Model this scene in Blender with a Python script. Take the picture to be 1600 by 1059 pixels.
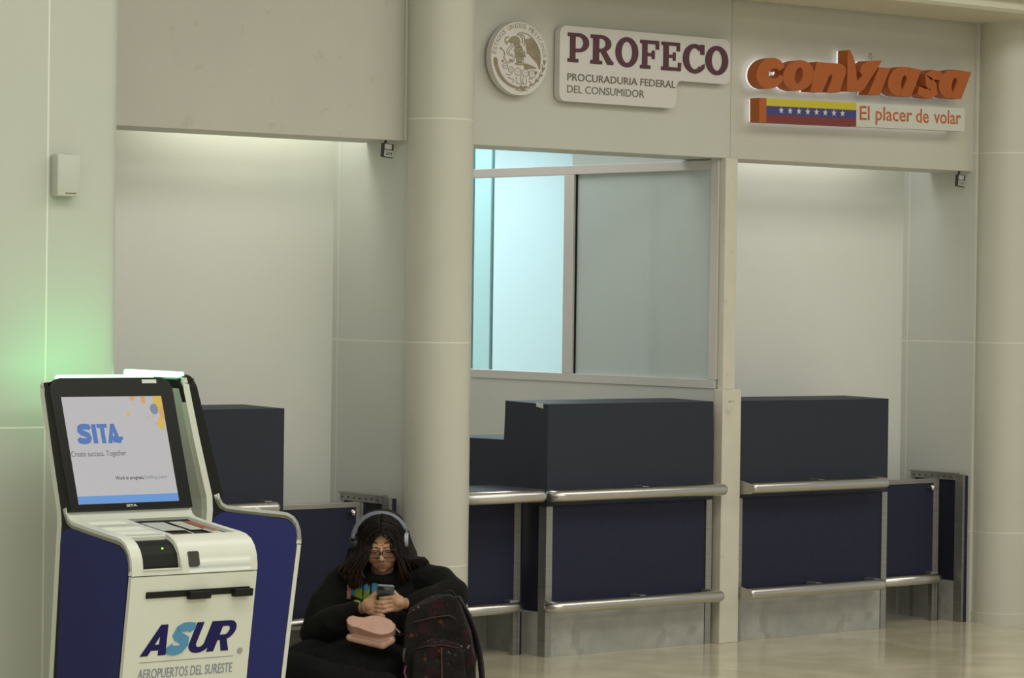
import bpy, bmesh, math, random
from mathutils import Vector, Matrix
random.seed(7)
for o in list(bpy.data.objects): bpy.data.objects.remove(o)
SC = bpy.context.scene
COL = SC.collection

# ------------------------------------------------------------------ camera
ca, cp, cr = math.radians(39.1943), math.radians(0.82273), 0.0135
F = Vector((math.sin(ca)*math.cos(cp), math.cos(ca)*math.cos(cp), -math.sin(cp)))
R0 = Vector((math.cos(ca), -math.sin(ca), 0)); U0 = R0.cross(F)
Rr = R0*math.cos(cr) + U0*math.sin(cr); Uu = -R0*math.sin(cr) + U0*math.cos(cr)
cam = bpy.data.cameras.new('camera'); camo = bpy.data.objects.new('camera', cam); COL.objects.link(camo)
camo.matrix_world = Matrix(((Rr.x, Uu.x, -F.x, -10.0518308), (Rr.y, Uu.y, -F.y, -10.65536364), (Rr.z, Uu.z, -F.z, 1.67), (0, 0, 0, 1)))
cam.sensor_width = 36; cam.lens = 36*4700/1600; cam.clip_start = 0.1; cam.clip_end = 200
SC.camera = camo

# ------------------------------------------------------------------ world, lights, exposure
SC.view_settings.view_transform = 'Standard'; SC.view_settings.look = 'None'
SC.view_settings.gamma = 1; SC.view_settings.use_curve_mapping = False; SC.view_settings.exposure = -0.10
W = bpy.data.worlds.new('world'); SC.world = W; W.use_nodes = True
W.node_tree.nodes['Background'].inputs[0].default_value = (0.99, 1.0, 0.945, 1)
W.node_tree.nodes['Background'].inputs[1].default_value = 0.46
def area(name, loc, size, size_y, power, color, direction):
    l = bpy.data.lights.new(name, 'AREA'); l.shape = 'RECTANGLE'; l.size = size; l.size_y = size_y
    l.energy = power; l.color = color
    o = bpy.data.objects.new(name, l); COL.objects.link(o); o.location = loc
    o.rotation_euler = Vector(direction).to_track_quat('-Z', 'Y').to_euler()
    return o
WARM = (1.0, 0.985, 0.905); COOL = (0.90, 0.97, 1.0)
area('hall_light', (-5.5, -4.2, 4.35), 6.0, 2.0, 135, WARM, (0, 0, -1))
area('hall_light', (0.8, -3.6, 4.35), 6.0, 2.0, 110, WARM, (0, 0, -1))
area('hall_light', (-4.0, -9.0, 4.35), 8.0, 2.5, 300, WARM, (0, 0, -1))
area('bay_light', (-2.52, 0.42, 2.74), 0.95, 0.20, 5.0, (0.98, 1.0, 0.87), (0, 0.0, -1))
area('bay_light', (0.80, 0.385, 2.66), 1.30, 0.16, 3.4, (0.98, 1.0, 0.98), (0, 0.0, -1))
area('bay_light', (-0.95, 1.5, 3.6), 1.2, 1.8, 30, (1.0, 0.99, 0.93), (0, 0, -1))  # added fill to brighten the middle bay partition, not a known fitting
area('office_light', (1.6, 2.9, 2.85), 2.6, 2.6, 128, (0.90, 0.965, 1.0), (0, 0, -1))
area('office_light', (0.3, 2.1, 2.9), 0.4, 1.4, 14, (0.86, 0.97, 1.0), (0, 0, -1))

# ------------------------------------------------------------------ helpers
def tag(o, label=None, cat=None, group=None, kind=None):
    if label: o['label'] = label
    if cat: o['category'] = cat
    if group: o['group'] = group
    if kind: o['kind'] = kind
    return o
def empty(name, loc=(0, 0, 0), rz=0.0, label=None, cat=None, group=None):
    o = bpy.data.objects.new(name, None); COL.objects.link(o); o.location = loc; o.rotation_euler = (0, 0, rz)
    o.empty_display_size = 0.05
    return tag(o, label, cat, group)
def obj(name, bm, m, parent=None, smooth=False, kind=None, label=None):
    me = bpy.data.meshes.new(name)
    bmesh.ops.recalc_face_normals(bm, faces=bm.faces[:])
    bm.to_mesh(me); bm.free()
    if m:
        for k in (m if isinstance(m, (list, tuple)) else [m]): me.materials.append(k)
    o = bpy.data.objects.new(name, me); COL.objects.link(o)
    if parent: o.parent = parent
    if smooth:
        for p in me.polygons: p.use_smooth = True
    return tag(o, label, kind=kind)
def sharp(o, deg=35):
    me = o.data
    for p in me.polygons: p.use_smooth = True
    bm = bmesh.new(); bm.from_mesh(me)
    for e in bm.edges:
        if len(e.link_faces) == 2 and e.calc_face_angle(0) > math.radians(deg): e.smooth = False
    bm.to_mesh(me); bm.free(); return o
def bx(bm, a, b, bev=0.0):
    x0, y0, z0 = a; x1, y1, z1 = b
    t = bmesh.new()
    vs = [t.verts.new(p) for p in ((x0,y0,z0),(x1,y0,z0),(x1,y1,z0),(x0,y1,z0),(x0,y0,z1),(x1,y0,z1),(x1,y1,z1),(x0,y1,z1))]
    for f in ((0,3,2,1),(4,5,6,7),(0,1,5,4),(1,2,6,5),(2,3,7,6),(3,0,4,7)): t.faces.new([vs[i] for i in f])
    if bev: bmesh.ops.bevel(t, geom=t.edges[:], offset=bev, segments=2, profile=0.5, affect='EDGES')
    merge(bm, t)
def merge(bm, t, M=None):
    mp = {}
    for v in t.verts: mp[v] = bm.verts.new(M @ v.co if M else v.co)
    for f in t.faces:
        try:
            nf = bm.faces.new([mp[v] for v in f.verts]); nf.material_index = f.material_index; nf.smooth = f.smooth
        except ValueError: pass
    t.free()
def box(name, a, b, m, parent=None, bev=0.0, kind=None, label=None):
    bm = bmesh.new(); bx(bm, a, b, bev); return obj(name, bm, m, parent, kind=kind, label=label)
def prism(bm, pts, d0, d1, axis='y', bev=0.0, mat=0):
    """pts 2D polygon. axis y: (x,z); axis x: (y,z); axis z: (x,y)."""
    def P(p, d):
        if axis == 'y': return (p[0], d, p[1])
        if axis == 'x': return (d, p[0], p[1])
        return (p[0], p[1], d)
    t = bmesh.new()
    A = [t.verts.new(P(p, d0)) for p in pts]; B = [t.verts.new(P(p, d1)) for p in pts]
    n = len(pts)
    fa = t.faces.new(A); fb = t.faces.new(B[::-1])
    for i in range(n): t.faces.new((A[i], B[i], B[(i+1) % n], A[(i+1) % n]))
    if bev:
        es = [e for e in t.edges if (fa in e.link_faces) or (fb in e.link_faces)]
        bmesh.ops.bevel(t, geom=es, offset=bev, segments=2, profile=0.5, affect='EDGES')
    for f in t.faces: f.material_index = mat
    bmesh.ops.recalc_face_normals(t, faces=t.faces[:])
    big = [f for f in t.faces if len(f.verts) > 4]
    if big: bmesh.ops.triangulate(t, faces=big)
    merge(bm, t)
def rrect(x0, z0, x1, z1, r, n=5):
    if not isinstance(r, (list, tuple)): r = [r]*4
    out = []
    for (cx, cz, a0, rr) in ((x0, z0, 180, r[0]), (x1, z0, 270, r[1]), (x1, z1, 0, r[2]), (x0, z1, 90, r[3])):
        sx = 1 if cx == x0 else -1; sz = 1 if cz == z0 else -1
        if rr <= 1e-5: out.append((cx, cz)); continue
        for i in range(n+1):
            a = math.radians(a0 + 90*i/n)
            out.append((cx + sx*rr + rr*math.cos(a), cz + sz*rr + rr*math.sin(a)))
    return out
def ell(cx, cz, rx, rz, n=28, a0=0, a1=360, sh=0.0):
    return [(cx + rx*math.cos(math.radians(a0+(a1-a0)*i/n)) + sh*rz*math.sin(math.radians(a0+(a1-a0)*i/n)), cz + rz*math.sin(math.radians(a0+(a1-a0)*i/n))) for i in range(n + (1 if abs(a1-a0) < 360 else 0))]
def arcring(bm, c, ro, ri, a0, a1, d0, d1, sh=0.0, n=24, axis='y', ci=None):
    ci = ci or c
    O = ell(c[0], c[1], ro[0], ro[1], n, a0, a1, sh); I = ell(ci[0], ci[1], ri[0], ri[1], n, a0, a1, sh)
    if abs(a1-a0) >= 360: O.append(O[0]); I.append(I[0])
    t = bmesh.new()
    def P(p, d): return (p[0], d, p[1]) if axis == 'y' else ((p[0], p[1], d) if axis == 'z' else (d, p[0], p[1]))
    for i in range(len(O)-1):
        q = [O[i], O[i+1], I[i+1], I[i]]
        v0 = [t.verts.new(P(p, d0)) for p in q]; v1 = [t.verts.new(P(p, d1)) for p in q]
        t.faces.new(v0); t.faces.new(v1[::-1])
        t.faces.new((v0[0], v1[0], v1[1], v0[1])); t.faces.new((v0[2], v1[2], v1[3], v0[3]))
        if abs(a1-a0) < 360 and i == 0: t.faces.new((v0[0], v0[3], v1[3], v1[0]))
        if abs(a1-a0) < 360 and i == len(O)-2: t.faces.new((v0[1], v1[1], v1[2], v0[2]))
    bmesh.ops.remove_doubles(t, verts=t.verts[:], dist=1e-6)
    bmesh.ops.recalc_face_normals(t, faces=t.faces[:])
    merge(bm, t)
def stroke2d(pts, w, closed=False):
    P = [Vector((p[0], p[1])) for p in pts]; L = []; Rg = []
    for i, p in enumerate(P):
        a = P[i-1] if i > 0 else P[0]; b = P[i+1] if i < len(P)-1 else P[-1]
        d = (b-a).normalized(); nrm = Vector((-d.y, d.x))
        ww = w[i] if isinstance(w, (list, tuple)) else w
        L.append(p + nrm*ww/2); Rg.append(p - nrm*ww/2)
    return L, Rg
def strokeprism(bm, pts, w, d0, d1, axis='y'):
    L, Rg = stroke2d(pts, w)
    for i in range(len(L)-1):
        prism(bm, [tuple(L[i]), tuple(L[i+1]), tuple(Rg[i+1]), tuple(Rg[i])], d0 + (.0003*(i % 3) if axis == 'y' and abs(d1-d0) > .005 else 0), d1, axis)
def block(bm, kind, x0, x1, z0, z1, y0, y1, sh=0.0, t=.30):
    """heavy sans capital inside the box x0..x1, z0..z1; sh slants it; t is the stem width"""
    b = bmesh.new(); q = [0]
    def D(): q[0] += 1; return y0 - .00012*q[0]
    def Q(*p): prism(b, list(p), D(), y1)
    if kind == 'S':
        pts = [(.93, .74), (.86, .86), (.66, .875), (.40, .87), (.20, .80), (.17, .68), (.30, .58), (.55, .50), (.78, .42), (.84, .29), (.74, .17), (.55, .125), (.32, .13), (.14, .16), (.06, .29)]
        L, Rg = stroke2d([(x*1.0, z*1.0) for x, z in pts], [t*.78 if i in (0, 14) else t*.85 for i in range(15)])
        for i in range(14): Q(tuple(L[i]), tuple(L[i+1]), tuple(Rg[i+1]), tuple(Rg[i]))
    elif kind == 'I': Q((0, 0), (1, 0), (1, 1), (0, 1))
    elif kind == 'T': Q((0, .80), (1, .80), (1, 1), (0, 1)); Q((.5-t/2, 0), (.5+t/2, 0), (.5+t/2, .82), (.5-t/2, .82))
    elif kind == 'A':
        Q((0, 0), (t, 0), (.62, 1), (.36, 1)); Q((1-t, 0), (1, 0), (.64, 1), (.38, 1)); Q((.2, .17), (.8, .17), (.72, .36), (.28, .36))
    elif kind == 'U':
        Q((0, .3), (t, .3), (t, 1), (0, 1)); Q((1-t, .3), (1, .3), (1, 1), (1-t, 1)); arcring(b, (.5, .32), (.5, .33), (.5-t, .14), 180, 360, D(), y1)
    elif kind == 'R':
        Q((0, 0), (t, 0), (t, 1), (0, 1)); Q((t*.9, .82), (.56, .82), (.56, 1), (t*.9, 1)); Q((t*.9, .36), (.56, .36), (.56, .54), (t*.9, .54))
        arcring(b, (.55, .68), (.43, .32), (.14, .14), -90, 90, D(), y1); Q((.42, .38), (.70, .42), (1.0, 0), (.66, 0))
    for v in b.verts:
        x, z = v.co.x, v.co.z; v.co.x = x0 + x*(x1-x0) + sh*z*(z1-z0); v.co.z = z0 + z*(z1-z0)
    merge(bm, b)
def tube(bm, pts, r, n=12, cap=True, flat=1.0, up=(0, 0, 1)):
    P = [Vector(p) for p in pts]; rings = []
    N = len(P)
    rs = r if isinstance(r, (list, tuple)) else [r]*N
    prev = None
    for i, p in enumerate(P):
        d = (P[min(i+1, N-1)] - P[max(i-1, 0)]).normalized()
        if prev is None:
            ref = Vector(up)
            if abs(d.dot(ref)) > 0.95: ref = Vector((1, 0, 0))
            u = (ref - d*ref.dot(d)).normalized()
        else: u = (prev - d*prev.dot(d)).normalized()
        prev = u; v = d.cross(u)
        rings.append([bm.verts.new(p + (u*math.cos(2*math.pi*k/n)*flat + v*math.sin(2*math.pi*k/n))*rs[i]) for k in range(n)])
    for i in range(N-1):
        for k in range(n):
            f = bm.faces.new((rings[i][k], rings[i][(k+1) % n], rings[i+1][(k+1) % n], rings[i+1][k])); f.smooth = True
    if cap:
        bm.faces.new(rings[0][::-1]); bm.faces.new(rings[-1])
def round_end(p, d, r, steps=4):
    """points/radii closing a tube end in a dome, going from p along d"""
    d = Vector(d).normalized(); out = []
    for i in range(1, steps+1):
        a = math.pi/2*i/steps
        out.append((tuple(Vector(p) + d*r*math.sin(a)*0.9), max(r*math.cos(a), 0.0008)))
    return out
def cyl(bm, c, r, d0, d1, axis='y', n=24):
    prism(bm, ell(c[0], c[1], r, r, n), d0, d1, axis)
def uvs(bm, c, r, M=None, seg=20, rin=12):
    t = bmesh.new(); bmesh.ops.create_uvsphere(t, u_segments=seg, v_segments=rin, radius=1.0)
    S = Matrix.Diagonal((*( (r, r, r) if not isinstance(r, (list, tuple)) else r), 1))
    T = Matrix.Translation(Vector(c)) @ (M.to_4x4() if M else Matrix.Identity(4)) @ S
    for f in t.faces: f.smooth = True
    merge(bm, t, T)
def text_bm(body, shear=0.0, offset=0.0, spacing=1.0, align='LEFT'):
    cu = bpy.data.curves.new('lettering', 'FONT'); cu.body = body; cu.size = 1; cu.shear = shear; cu.offset = offset
    cu.space_character = spacing; cu.extrude = 0.0; cu.resolution_u = 3
    o = bpy.data.objects.new('lettering', cu); COL.objects.link(o)
    dg = bpy.context.evaluated_depsgraph_get(); dg.update()
    me = bpy.data.meshes.new_from_object(o.evaluated_get(dg))
    bpy.data.objects.remove(o); bpy.data.curves.remove(cu)
    t = bmesh.new(); t.from_mesh(me); bpy.data.meshes.remove(me)
    return t
def fit_text(bm, body, x0, x1, z0, z1, y, depth=0.0015, M=None, mat=0, **k):
    """text whose bounding box is fitted to x0..x1, z0..z1, standing in the plane y, thickness towards -y"""
    t = text_bm(body, **k)
    xs = [v.co.x for v in t.verts]; ys = [v.co.y for v in t.verts]
    sx = (x1-x0)/(max(xs)-min(xs)); sy = (z1-z0)/(max(ys)-min(ys)); mx, my = min(xs), min(ys)
    for v in t.verts: v.co = Vector((x0 + (v.co.x-mx)*sx, y, z0 + (v.co.y-my)*sy))
    for f in t.faces: f.material_index = mat
    if depth:
        r = bmesh.ops.extrude_face_region(t, geom=t.faces[:])
        for v in [g for g in r['geom'] if isinstance(g, bmesh.types.BMVert)]: v.co.y -= depth
    bmesh.ops.recalc_face_normals(t, faces=t.faces[:])
    merge(bm, t, M)

# ------------------------------------------------------------------ materials
def mat(name, col, rough=0.5, metal=0.0, noise=0.0, nscale=20, bump=0.0, bscale=200, emit=None, estr=0.0, spec=0.5, alpha=1.0, trans=0.0, stretch=None, coat=0.0, sheen=0.0):
    m = bpy.data.materials.new(name); m.use_nodes = True; nt = m.node_tree; b = nt.nodes['Principled BSDF']
    b.inputs['Base Color'].default_value = (*col, 1); b.inputs['Roughness'].default_value = rough
    b.inputs['Metallic'].default_value = metal; b.inputs['Specular IOR Level'].default_value = spec
    b.inputs['Coat Weight'].default_value = coat; b.inputs['Sheen Weight'].default_value = sheen
    if trans: b.inputs['Transmission Weight'].default_value = trans
    if alpha < 1: b.inputs['Alpha'].default_value = alpha
    if emit: b.inputs['Emission Color'].default_value = (*emit, 1); b.inputs['Emission Strength'].default_value = estr
    tc = nt.nodes.new('ShaderNodeTexCoord'); src = tc.outputs['Object']
    if stretch:
        mp = nt.nodes.new('ShaderNodeMapping'); mp.inputs['Scale'].default_value = stretch; nt.links.new(src, mp.inputs[0]); src = mp.outputs[0]
    n = nt.nodes.new('ShaderNodeTexNoise'); n.inputs['Scale'].default_value = nscale; n.inputs['Detail'].default_value = 4
    nt.links.new(src, n.inputs['Vector'])
    mr = nt.nodes.new('ShaderNodeMapRange'); mr.inputs['From Min'].default_value = 0.3; mr.inputs['From Max'].default_value = 0.7
    mr.inputs['To Min'].default_value = 1-noise; mr.inputs['To Max'].default_value = 1+noise
    nt.links.new(n.outputs['Fac'], mr.inputs['Value'])
    vm = nt.nodes.new('ShaderNodeVectorMath'); vm.operation = 'SCALE'; vm.inputs[0].default_value = col
    nt.links.new(mr.outputs[0], vm.inputs['Scale']); nt.links.new(vm.outputs[0], b.inputs['Base Color'])
    if bump:
        n2 = nt.nodes.new('ShaderNodeTexNoise'); n2.inputs['Scale'].default_value = bscale; nt.links.new(src, n2.inputs['Vector'])
        bp = nt.nodes.new('ShaderNodeBump'); bp.inputs['Strength'].default_value = bump; bp.inputs['Distance'].default_value = 0.002
        nt.links.new(n2.outputs['Fac'], bp.inputs['Height']); nt.links.new(bp.outputs[0], b.inputs['Normal'])
    return m
def add_spots(m, col, scale, thr, amount, seedv=0.0):
    """wear marks with a shape of their own mixed over the base colour"""
    nt = m.node_tree; b = nt.nodes['Principled BSDF']; lk = b.inputs['Base Color'].links[0].from_socket
    tc = nt.nodes.new('ShaderNodeTexCoord'); mp = nt.nodes.new('ShaderNodeMapping'); mp.inputs['Location'].default_value = (seedv, seedv, seedv)
    nt.links.new(tc.outputs['Object'], mp.inputs[0])
    n = nt.nodes.new('ShaderNodeTexNoise'); n.inputs['Scale'].default_value = scale; n.inputs['Detail'].default_value = 3; nt.links.new(mp.outputs[0], n.inputs['Vector'])
    mr = nt.nodes.new('ShaderNodeMapRange'); mr.inputs['From Min'].default_value = thr; mr.inputs['From Max'].default_value = thr+0.08
    mr.inputs['To Max'].default_value = amount; nt.links.new(n.outputs['Fac'], mr.inputs['Value'])
    mx = nt.nodes.new('ShaderNodeMix'); mx.data_type = 'RGBA'; mx.inputs['B'].default_value = (*col, 1)
    nt.links.new(mr.outputs[0], mx.inputs['Factor']); nt.links.new(lk, mx.inputs['A']); nt.links.new(mx.outputs['Result'], b.inputs['Base Color'])
    return m
M = {}
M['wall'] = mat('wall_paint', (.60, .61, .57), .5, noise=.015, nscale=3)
M['pier'] = mat('pier_paint', (.53, .55, .485), .4, noise=.015, nscale=3)
M['cladding'] = mat('column_paint', (.60, .59, .51), .38, noise=.02, nscale=4)
M['seal'] = mat('joint_sealant', (.76, .755, .67), .6)
M['fascia_plain'] = add_spots(mat('fascia_worn', (.56, .54, .48), .55, noise=.03, nscale=2.5), (.40, .36, .27), 12, .63, .35)
M['fascia'] = mat('fascia_paint', (.56, .56, .50), .55, noise=.02, nscale=3)
M['fascia_warm'] = mat('fascia_cream', (.57, .555, .48), .55, noise=.02, nscale=3)
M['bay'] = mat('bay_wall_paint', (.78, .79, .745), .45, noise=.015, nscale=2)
M['soffit'] = mat('soffit_paint', (.66, .63, .50), .5)
M['post'] = add_spots(mat('post_paint', (.66, .63, .53), .45, noise=.03, nscale=8), (.45, .42, .34), 14, .66, .5)
M['frame'] = mat('white_aluminium', (.62, .60, .57), .4, noise=.01)
M['laminate'] = mat('charcoal_laminate', (.033, .038, .054), .6, spec=.22, noise=.25, nscale=260, bump=.1, bscale=400)
M['navy'] = mat('navy_laminate', (.022, .023, .050), .45, spec=.22, noise=.2, nscale=180)
M['navydark'] = mat('dark_navy_panel', (.018, .019, .034), .45, spec=.22, noise=.2, nscale=180)
M['steel'] = mat('brushed_steel', (.40, .39, .37), .42, metal=.9, noise=.12, nscale=6, stretch=(1, 1, 14))
M['kick'] = add_spots(mat('scuffed_steel', (.46, .46, .43), .5, metal=.4, noise=.15, nscale=7, bump=.15, bscale=60), (.32, .315, .28), 8, .58, .5)
M['pipe'] = mat('polished_pipe', (.62, .60, .56), .3, metal=1.0, noise=.04, nscale=5)
M['plate'] = mat('cast_bracket', (.42, .41, .35), .45, metal=.4)
M['bolt'] = mat('bolt_steel', (.12, .12, .11), .4, metal=.8)
M['knob'] = mat('chrome_knob', (.7, .68, .64), .15, metal=1.0)
M['dark'] = mat('dark_gap', (.012, .012, .013), .6)
M['kshell'] = mat('kiosk_white_plastic', (.70, .73, .64), .35, noise=.01, coat=.15)
M['kback'] = mat('kiosk_grey_back', (.52, .54, .49), .45)
M['kblack'] = mat('kiosk_black_plastic', (.010, .0105, .0095), .5, spec=.25, noise=.15, nscale=200)
M['kblue'] = mat('kiosk_blue_panel', (.022, .026, .135), .6, spec=.22, noise=.08, nscale=150)
M['kgloss'] = mat('gloss_black_bezel', (.012, .013, .013), .18)
M['sensor'] = mat('sensor_window', (.05, .05, .047), .2)
M['led'] = mat('green_led', (.1, .6, .2), .5, emit=(.20, 1.0, .36), estr=5.0)
M['ledcore'] = mat('green_led_diffuser', (.5, .9, .6), .5, emit=(.32, 1.0, .50), estr=4.2)
M['screen'] = mat('lit_screen', (.02, .02, .02), .3, emit=(.50, .49, .50), estr=.92)
M['scrblue'] = mat('screen_blue_band', (.02, .02, .02), .3, emit=(.10, .27, .62), estr=1.0)
M['scrlogo'] = mat('screen_blue_letters', (.02, .02, .02), .3, emit=(.05, .15, .42), estr=1.0)
M['scrtext'] = mat('screen_grey_letters', (.02, .02, .02), .3, emit=(.12, .12, .13), estr=1.0)
M['scrtext2'] = mat('screen_pale_letters', (.02, .02, .02), .3, emit=(.22, .22, .23), estr=1.0)
M['scror'] = mat('screen_orange', (.02, .02, .02), .3, emit=(.62, .32, .12), estr=1.0)
M['scryl'] = mat('screen_yellow', (.02, .02, .02), .3, emit=(.62, .42, .06), estr=1.0)
M['scrbl'] = mat('screen_steel_blue', (.02, .02, .02), .3, emit=(.17, .22, .30), estr=1.0)
M['asurnavy'] = mat('navy_print', (.014, .011, .095), .5, spec=.2)
M['asurblue'] = mat('light_blue_print', (.08, .28, .50), .4)
M['asurgrey'] = mat('grey_blue_print', (.22, .25, .34), .5)
M['label'] = mat('white_sticker', (.62, .63, .58), .5)
M['ledspot'] = mat('status_led', (.2, .6, .1), .4, emit=(.3, .9, .1), estr=2.0)
M['orangelit'] = mat('orange_reader_print', (.35, .10, .05), .5)
M['signwhite'] = mat('sign_board_white', (.66, .63, .61), .45)
M['maroon'] = mat('maroon_letter', (.085, .022, .035), .5)
M['olive'] = mat('olive_grey_letter', (.17, .155, .115), .5)
M['gold'] = mat('bronze_print', (.29, .24, .145), .45)
M['orange'] = mat('orange_acrylic', (.43, .115, .026), .5, spec=.3, noise=.04)
M['halo'] = mat('backlight_acrylic', (.8, .8, .8), .5, emit=(.93, .93, 1.0), estr=.7)
M['halodim'] = mat('backlight_dim', (.8, .8, .8), .5, emit=(.93, .93, 1.0), estr=.12)
M['yellow'] = mat('yellow_stripe', (.60, .50, .03), .45)
M['blue'] = mat('blue_stripe', (.05, .05, .20), .45)
M['red'] = mat('red_stripe', (.20, .03, .03), .45)
M['star'] = mat('white_star', (.66, .64, .60), .45)
M['panelw'] = mat('sign_panel_cream', (.62, .62, .55), .45)
M['redtext'] = mat('orange_red_letter', (.58, .13, .04), .5)
M['office'] = mat('office_wall_blue', (.57, .70, .75), .6)
M['frost'] = mat('frosted_film', (.58, .65, .64), .3, alpha=.85)
M['glassedge'] = mat('glass_edge_green', (.02, .13, .14), .2)
M['tealglass'] = mat('green_tinted_glass', (.40, .72, .73), .1, alpha=.33)
M['card'] = mat('number_card', (.45, .45, .43), .5)
M['cardedge'] = mat('card_frame_black', (.03, .03, .03), .5)
def glass(name, col):
    m = bpy.data.materials.new(name); m.use_nodes = True; nt = m.node_tree; nt.nodes.clear()
    out = nt.nodes.new('ShaderNodeOutputMaterial'); mx = nt.nodes.new('ShaderNodeMixShader'); fr = nt.nodes.new('ShaderNodeLayerWeight')
    tr = nt.nodes.new('ShaderNodeBsdfTransparent'); gl = nt.nodes.new('ShaderNodeBsdfGlossy'); gl.inputs['Roughness'].default_value = .02
    tr.inputs[0].default_value = (*col, 1); fr.inputs['Blend'].default_value = .12
    nt.links.new(fr.outputs['Facing'], mx.inputs[0]); nt.links.new(tr.outputs[0], mx.inputs[1]); nt.links.new(gl.outputs[0], mx.inputs[2]); nt.links.new(mx.outputs[0], out.inputs[0])
    return m
M['glass'] = glass('clear_glass', (.93, .98, .98))
M['lens'] = glass('spectacle_lens', (.86, .86, .88))
# polished floor with stone-like veining
def floor_mat():
    m = bpy.data.materials.new('polished_stone_floor'); m.use_nodes = True; nt = m.node_tree; b = nt.nodes['Principled BSDF']
    tc = nt.nodes.new('ShaderNodeTexCoord'); n = nt.nodes.new('ShaderNodeTexNoise'); n.inputs['Scale'].default_value = 2.2; n.inputs['Detail'].default_value = 8; n.inputs['Distortion'].default_value = 1.2
    nt.links.new(tc.outputs['Object'], n.inputs['Vector']); cr_ = nt.nodes.new('ShaderNodeValToRGB')
    cr_.color_ramp.elements[0].position = .3; cr_.color_ramp.elements[0].color = (.52, .46, .32, 1)
    cr_.color_ramp.elements[1].position = .68; cr_.color_ramp.elements[1].color = (.70, .64, .48, 1)
    nt.links.new(n.outputs['Fac'], cr_.inputs[0]); nt.links.new(cr_.outputs[0], b.inputs['Base Color'])
    n2 = nt.nodes.new('ShaderNodeTexNoise'); n2.inputs['Scale'].default_value = 5; nt.links.new(tc.outputs['Object'], n2.inputs['Vector'])
    mr = nt.nodes.new('ShaderNodeMapRange'); mr.inputs['To Min'].default_value = .06; mr.inputs['To Max'].default_value = .20
    nt.links.new(n2.outputs['Fac'], mr.inputs['Value']); nt.links.new(mr.outputs[0], b.inputs['Roughness']); b.inputs['Specular IOR Level'].default_value = .6
    bp = nt.nodes.new('ShaderNodeBump'); bp.inputs['Strength'].default_value = .06; bp.inputs['Distance'].default_value = .02
    nt.links.new(n2.outputs['Fac'], bp.inputs['Height']); nt.links.new(bp.outputs[0], b.inputs['Normal'])
    return m
M['floor'] = floor_mat()

# ------------------------------------------------------------------ room shell
ST = 'structure'
box('floor', (-16, -14, -.1), (8, 6, 0), M['floor'], kind=ST)
box('ceiling', (-16, -14, 4.5), (8, 6, 4.6), M['wall'], kind=ST)
# header above the counters: three fascia panels
hd = box('wall_header', (-4.2, .02, 2.36), (1.745, .28, 4.5), M['fascia'], kind=ST)
for i, (x0, x1, m) in enumerate(((-4.3, -1.999, 'fascia_plain'), (-1.80, -.014, 'fascia'), (-.012, 1.762, 'fascia_warm'))):
    f = box('fascia_panel', (x0, 0, 2.35), (x1, .30, 3.6), M[m], hd, bev=.003)
box('trim_1', (-1.997, -.012, 2.352), (-1.978, .30, 4.5), M['seal'], kind=ST)
# soffit in front of the right bay and over the columns
bm = bmesh.new(); prism(bm, [(-.02, 3.12), (-.54, 3.12), (-.56, 3.135), (-.56, 3.18), (-.60, 3.18), (-.60, 4.5), (-.02, 4.5)], -1.4, 4.5, 'x')
obj('trim_2', bm, M['soffit'], kind=ST)
# back walls of the shallow bays
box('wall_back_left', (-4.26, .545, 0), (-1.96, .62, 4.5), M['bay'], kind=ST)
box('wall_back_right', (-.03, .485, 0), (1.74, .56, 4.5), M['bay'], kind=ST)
# side walls of the bays, clad in panels with sealed joints
def clad_side(name, x, y1, yj):
    w = box(name, (x+.0006, -.018, 0), (x+.06, y1, 4.5), M['seal'], kind=ST)
    for (a, b) in ((-.02, yj-.004), (yj+.004, y1)):
        for z0, z1 in ((0, .472), (.478, 1.457), (1.463, 2.441), (2.447, 4.5)):
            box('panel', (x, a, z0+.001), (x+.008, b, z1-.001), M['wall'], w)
clad_side('wall_side_left', -1.982, .545, .505)
clad_side('wall_side_right', 1.720, .485, .445)
# wall beyond the right column
box('wall_right', (1.95, .02, 0), (8, .12, 4.5), M['wall'], kind=ST)
# left pier with panel joints
pr = box('wall_pier', (-6.6, -1.1494, 0), (-4.25, .54, 4.5), M['seal'], kind=ST)
def rounded_panel(x0, x1, z0, z1, r):
    bm = bmesh.new(); n = 8; f = -1.15
    pts = [(x0, f)] + [(x1-r, f)] + [(x1-r + r*math.sin(math.pi/2*i/n), f + r - r*math.cos(math.pi/2*i/n)) for i in range(1, n+1)] + [(x1, .54), (x1-.02, .54), (x1-.02, f+.12), (x0, f+.12)]
    prism(bm, pts, z0, z1, 'z'); return bm
for z0, z1 in ((0, 1.168), (1.176, 4.5)):
    box('panel', (-6.6, -1.15, z0), (-4.482, -1.13, z1), M['pier'], pr)
    o = obj('panel', rounded_panel(-4.474, -4.151, z0, z1, .09), M['pier'], pr); sharp(o)
# ground-level walls that close the middle bay and the office behind the glass
box('wall_office_left', (-2.0, 3.4, 0), (-.10, 3.5, 4.5), M['bay'], kind=ST)
box('wall_office_back', (-.1, 4.6, 0), (4.6, 4.7, 3.0), M['office'], kind=ST)
box('wall_office_right', (4.5, .56, 0), (4.6, 4.6, 3.0), M['office'], kind=ST)
box('ceiling_office', (-.0, .565, 3.0), (4.6, 4.7, 3.05), M['wall'], kind=ST)

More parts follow.
